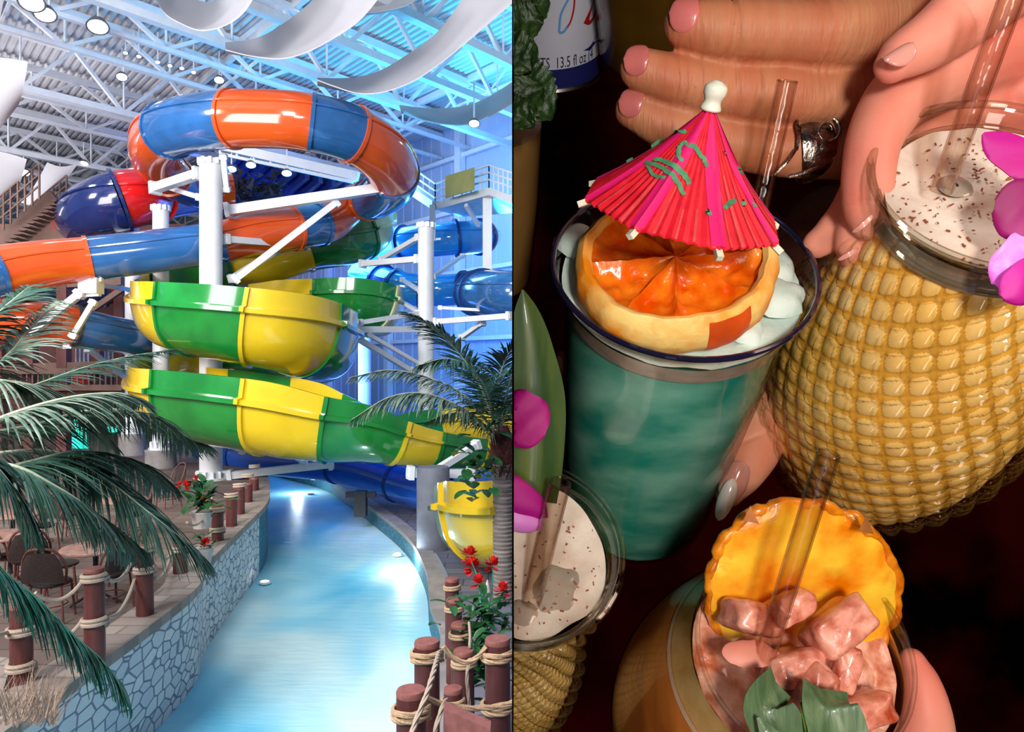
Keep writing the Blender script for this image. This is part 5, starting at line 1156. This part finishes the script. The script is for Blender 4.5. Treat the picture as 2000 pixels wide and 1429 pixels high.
def cantext(s_, u0, h0, size, mat, off=.0005, lean=0, xs=.58):
    cu = bpy.data.curves.new('t', 'FONT'); cu.body = s_; cu.size = size; cu.extrude = 0; cu.resolution_u = 3; o = bpy.data.objects.new('t', cu); COL.objects.link(o)
    dg = bpy.context.evaluated_depsgraph_get(); me = bpy.data.meshes.new_from_object(o.evaluated_get(dg)); mm = MB(); mm.add([canp(u0+v.co.x*xs/cr_, h0+v.co.y+lean*v.co.x, off) for v in me.vertices], [tuple(p.vertices) for p in me.polygons])
    bpy.data.objects.remove(o); bpy.data.curves.remove(cu); bpy.data.meshes.remove(me); mm.build('lettering', M[mat], t, smooth=False, cut=CUT)
cantext('NTS  13.5 fl oz (4', -.38, .0150, .0086, 'ink', .0004)
# small white scalloped mark seen low on the dark floor
# ================================================================ hands
def blobmesh(chains, vox=.0010, smooth=5):
    """one continuous body from chains of (point, radius): capsules fused by a voxel remesh, then relaxed."""
    m = MB()
    for ch in chains:
        C = cat([(*p, r) for p, r in ch], 6) if len(ch) > 1 else [(*ch[0][0], ch[0][1])]
        if len(C) > 1: m.tube([c[:3] for c in C], [max(c[3], .001) for c in C], 20)
        for c in (C[0], C[-1]):
            r = max(c[3], .001); cc = Vector(c[:3]); m.lathe([(max(r*sin(pi*k/10), 1e-6), -r*cos(pi*k/10)) for k in range(11)], 20, cc, caps=False)
    me = bpy.data.meshes.new('tmp'); me.from_pydata(m.v, [], m.f); o = bpy.data.objects.new('tmp', me); COL.objects.link(o)
    md = o.modifiers.new('r', 'REMESH'); md.mode = 'VOXEL'; md.voxel_size = vox
    ms = o.modifiers.new('s', 'SMOOTH'); ms.factor = .5; ms.iterations = smooth
    dg = bpy.context.evaluated_depsgraph_get(); res = bpy.data.meshes.new_from_object(o.evaluated_get(dg)); bpy.data.objects.remove(o); bpy.data.meshes.remove(me); return res
def ch(*pts): return [(P(a, b, d), r*d/F) for a, b, d, r in pts]
def hand(lab, chains, mat, vox=.0011, wr=None, group=None, creases=(), crdep=.0010, crw=.0007):
    me = blobmesh(chains, vox)
    nrm = [v.normal.copy() for v in me.vertices]; cos_ = []
    for v in me.vertices:                      # knuckle creases and soft folds
        p = v.co.copy(); dsp = 0.0
        for c, ax_, rad in creases:
            q = p-c
            if q.length < rad*1.7:
                along = q.dot(ax_); k = math.exp(-(along/crw)**2)*max(0, 1-(q.length/(rad*1.7))**2); dsp -= crdep*k
        dsp += .00022*noise.noise(p*90)
        cos_.append(p+nrm[v.index]*dsp)
    me.polygons.foreach_set('use_smooth', [True]*len(me.polygons)); me.materials.append(M[mat]); me.name = 'hand_skin'
    c = sum((Vector(b) for b, r in chains[0]), vec(0, 0, 0))/len(chains[0])
    t_ = thing('person', lab, 'hand', c, group)
    me.vertices.foreach_set('co', [q for p in cos_ for q in (p-c)]); me.update()
    o = bpy.data.objects.new('hand', me); COL.objects.link(o); o.parent = t_; o['_w'] = (0, 0, 0); return t_
def nail(par, c, tipdir, out, L, Wd, mat='nail', name='fingernail', curve=.35, tip=None, point=.0):
    """curved nail plate centred at c; tipdir towards the fingertip, out is the surface normal."""
    d = Vector(tipdir).normalized(); n = Vector(out); n = (n-d*n.dot(d)).normalized(); s = d.cross(n); m = MB(); rows = []
    for i in range(15):
        t_ = -1+2*i/14; ww = Wd*.5*(max(0, 1-abs(t_)**(2.4 if t_ < 0 or not point else 1.6)))**.5
        rows.append([c+d*L*.5*t_+s*ww*u+n*(Wd*curve*(1-(u*ww/(Wd*.5))**2)-Wd*curve*.75-abs(t_)**3*L*.06) for u in [-1+2*q/12 for q in range(13)]])
    bk = [[v-n*.0005 for v in r] for r in rows]; m.grid([r+q[::-1] for r, q in zip(rows, bk)], closed=True); return m.build(name, M[mat], par, angle=70)
toCam = vec(0, -1, 0)
# --- tanned hand at the top holding the amber glass
X = vec(1, 0, 0)
cr1 = []
for px, py, d, r in [(1420, 62, .272, 66), (1432, 62, .272, 66), (1600, 72, .27, 70), (1612, 72, .27, 70), (1625, 72, .27, 70), (1640, 72, .27, 70), (1330, 165, .272, 58), (1345, 166, .272, 58), (1360, 167, .272, 58), (1375, 168, .272, 58), (1490, 188, .27, 62), (1500, 188, .27, 62), (1512, 188, .27, 62), (1525, 188, .27, 62), (1320, 248, .276, 50), (1555, 196, .27, 60), (1440, 180, .27, 60), (1452, 181, .27, 60)]:
    cr1.append((P(px, py, d), (X+vec(0, 0, random.uniform(-.15, .15))).normalized(), r*d/F))
t = hand('tanned hand with a silver ring, three fingers pointing left at the top', [
    ch((1342, 48, .276, 46), (1420, 58, .275, 57), (1530, 62, .276, 59), (1610, 64, .276, 66), (1700, 60, .282, 70), (1840, 30, .30, 86), (1960, 0, .32, 100)),
    ch((1250, 134, .284, 40), (1330, 158, .284, 49), (1440, 177, .285, 52), (1530, 184, .285, 56), (1620, 188, .286, 54), (1730, 180, .291, 66), (1880, 120, .31, 90)),
    ch((1238, 214, .293, 38), (1310, 246, .293, 47), (1420, 276, .295, 49), (1510, 290, .295, 52), (1600, 294, .294, 54), (1720, 282, .30, 62), (1880, 200, .318, 90)),
    ch((1420, -85, .292, 44), (1520, -70, .288, 60), (1640, -60, .288, 66), (1760, -50, .296, 74), (1900, -30, .32, 90)),
    ch((1500, -240, .36, 50), (1640, -210, .36, 62), (1800, -140, .34, 84), (1920, -40, .33, 110)),
    ch((1880, 30, .33, 150), (1960, 120, .335, 170), (2150, 60, .35, 190))], 'skin_tan', .0010, creases=cr1)
for px, py, d, r in [(1345, 46, .276, 47), (1253, 132, .284, 41), (1242, 213, .293, 39)]:
    o_ = vec(-.36, -.93, .05).normalized(); rr = r*d/F; nail(t, P(px-2, py-2, d)+o_*rr*.97, (-.93, .36, .12), o_, rr*1.22, rr*1.5, curve=.22)
# silver ring on the lowest finger
rc = P(1572, 293, .294); rt_ = thing('finger_ring', None, None, rc); rt_.location = (0, 0, 0); rt_.parent = t; tw_ = Vector(t['_w']); rt_.location = rc-tw_
rt_['label'] = 'wide carved silver ring'
d_ = vec(1, .12, .08).normalized(); m = MB(); rr = 56*.294/F
rows = []
e1 = vec(0, 0, 1); e1 = (e1-d_*e1.dot(d_)).normalized(); e2 = d_.cross(e1)
for k in range(60):
    a = 2*pi*k/60; f = e1*cos(a)+e2*sin(a); fr = max(0, -f.y); w_ = .0035+.0075*fr; row = []
    for q in range(9):
        u = -1+q/4; row.append(rc+d_*u*w_*.62+f*(rr+.0004+.0012*(1-u*u)+.0007*fr*noise.noise(vec(cos(a)*7, u*3, sin(a)*7))))
    rows.append(row)
rows.append(rows[0]); m.grid(rows); m.build('band', M['silver'], rt_)
m = MB(); cc = rc+e1*.004+vec(.004, -rr-.0008, .0); pts = [cc+(vec(cos(q), 0, sin(q)))*(.0018+.00045*q) for q in [k*.35 for k in range(22)]]; m.tube(pts, .0006, 6); m.build('spiral_ornament', M['silver'], rt_)
for a_, b_ in (((1512, 340), (1555, 290)), ((1556, 292), (1556, 235)), ((1540, 345), (1600, 325))):
    m = MB(); m.tube(cat([P(a_[0], a_[1], .2835), P((a_[0]+b_[0])/2+4, (a_[1]+b_[1])/2, .2815), P(b_[0], b_[1], .2825)], 5), .0007, 6); m.build('wire_ornament', M['silver'], rt_)
# --- pink hand holding the right quilted glass
t = hand('pink hand gripping the right quilted glass below its rim', [
    ch((1742, 128, .242, 34), (1765, 108, .243, 46), (1830, 70, .244, 58), (1905, 10, .248, 70), (1990, -60, .255, 84), (2100, -120, .28, 110)),
    ch((1698, 432, .256, 38), (1695, 395, .254, 48), (1697, 330, .255, 50), (1712, 260, .258, 54), (1760, 190, .266, 66), (1850, 130, .275, 84), (1960, 90, .285, 100)),
    ch((1672, 500, .268, 34), (1672, 468, .266, 42), (1682, 420, .268, 42), (1710, 350, .276, 46), (1780, 260, .285, 60), (1880, 200, .29, 90)),
    ch((1596, 476, .276, 28), (1625, 456, .275, 36), (1660, 415, .278, 40), (1710, 340, .286, 48), (1800, 260, .296, 66)),
    ch((1700, 560, .30, 30), (1720, 470, .30, 38), (1780, 380, .30, 48), (1860, 280, .30, 70)),
    ch((1900, 120, .30, 120), (1990, 180, .295, 130), (2080, 80, .30, 160), (2250, 0, .32, 190))], 'skin_pink', .0010, creases=[(P(1695, 380, .24), vec(.2, 0, 1).normalized(), .009), (P(1905, 20, .235), vec(1, 0, .6).normalized(), .012)])
nail(t, P(1686, 438, .2305), (-.7, 0, .7), (-.35, -1, -.25), .0016, .0075, 'nail_pink')
nail(t, P(1658, 496, .2475), (-.55, 0, .83), (-.25, -1, -.2), .0016, .0070, 'nail_pink')
nail(t, P(1756, 100, .2335), (-1, .1, -.6), (-.5, -.8, .6), .010, .008, 'nail_pink')
# --- pale hand with white-tipped nails behind the teal glass
t = hand('pale hand with long white tipped nails gripping the teal glass from behind', [
    ch((1424, 962, .335, 28), (1445, 925, .336, 44), (1472, 868, .342, 55), (1494, 790, .352, 56), (1512, 710, .365, 60), (1540, 620, .39, 74), (1570, 540, .43, 100)),
    ch((1490, 860, .39, 34), (1465, 800, .395, 44), (1480, 720, .40, 50), (1520, 630, .41, 70)),
    ch((1094, 715, .41, 20), (1110, 716, .425, 34), (1180, 730, .45, 42), (1320, 720, .46, 48), (1450, 660, .45, 64)),
    ch((1120, 800, .45, 22), (1190, 800, .46, 40), (1320, 790, .47, 46), (1450, 730, .45, 60)),
    ch((1160, 880, .46, 20), (1230, 870, .47, 36), (1340, 850, .47, 42), (1450, 790, .45, 56)),
    ch((1560, 560, .44, 110), (1640, 480, .47, 120))], 'skin_pale', .0013, creases=[(P(1480, 862, .32), vec(-.4, 0, 1).normalized(), .012)])
nail(t, P(1434, 942, .3250), (-.42, 0, -1), (-.25, -1, 0), .0200, .0115, 'nail_pink', point=1)
nail(t, P(1417, 975, .3228), (-.36, 0, -1), (-.45, -1, 0), .0190, .0070, 'nail_white', 'nail_tip', point=1)
nail(t, P(1087, 716, .400), (-.2, 0, -1), (-.5, -1, 0), .0120, .0042, 'nail_white', 'nail_tip', point=1)
# --- hand at the lower right holding the goblet
t = hand('pink hand behind the brown goblet at the lower right', [
    ch((1782, 1290, .30, 26), (1796, 1330, .298, 38), (1806, 1390, .296, 50), (1800, 1470, .30, 66), (1780, 1580, .32, 90)),
    ch((1700, 1330, .36, 30), (1760, 1400, .35, 44), (1790, 1500, .34, 60)), ch((1640, 1400, .37, 30), (1720, 1460, .36, 44), (1780, 1540, .34, 60)),
    ch((1600, 1470, .37, 28), (1700, 1530, .36, 42), (1780, 1590, .34, 60)), ch((1560, 1540, .36, 26), (1680, 1590, .35, 38), (1780, 1620, .34, 60)), ch((1780, 1560, .335, 90), (1820, 1650, .34, 100))], 'skin_pink', .0013)
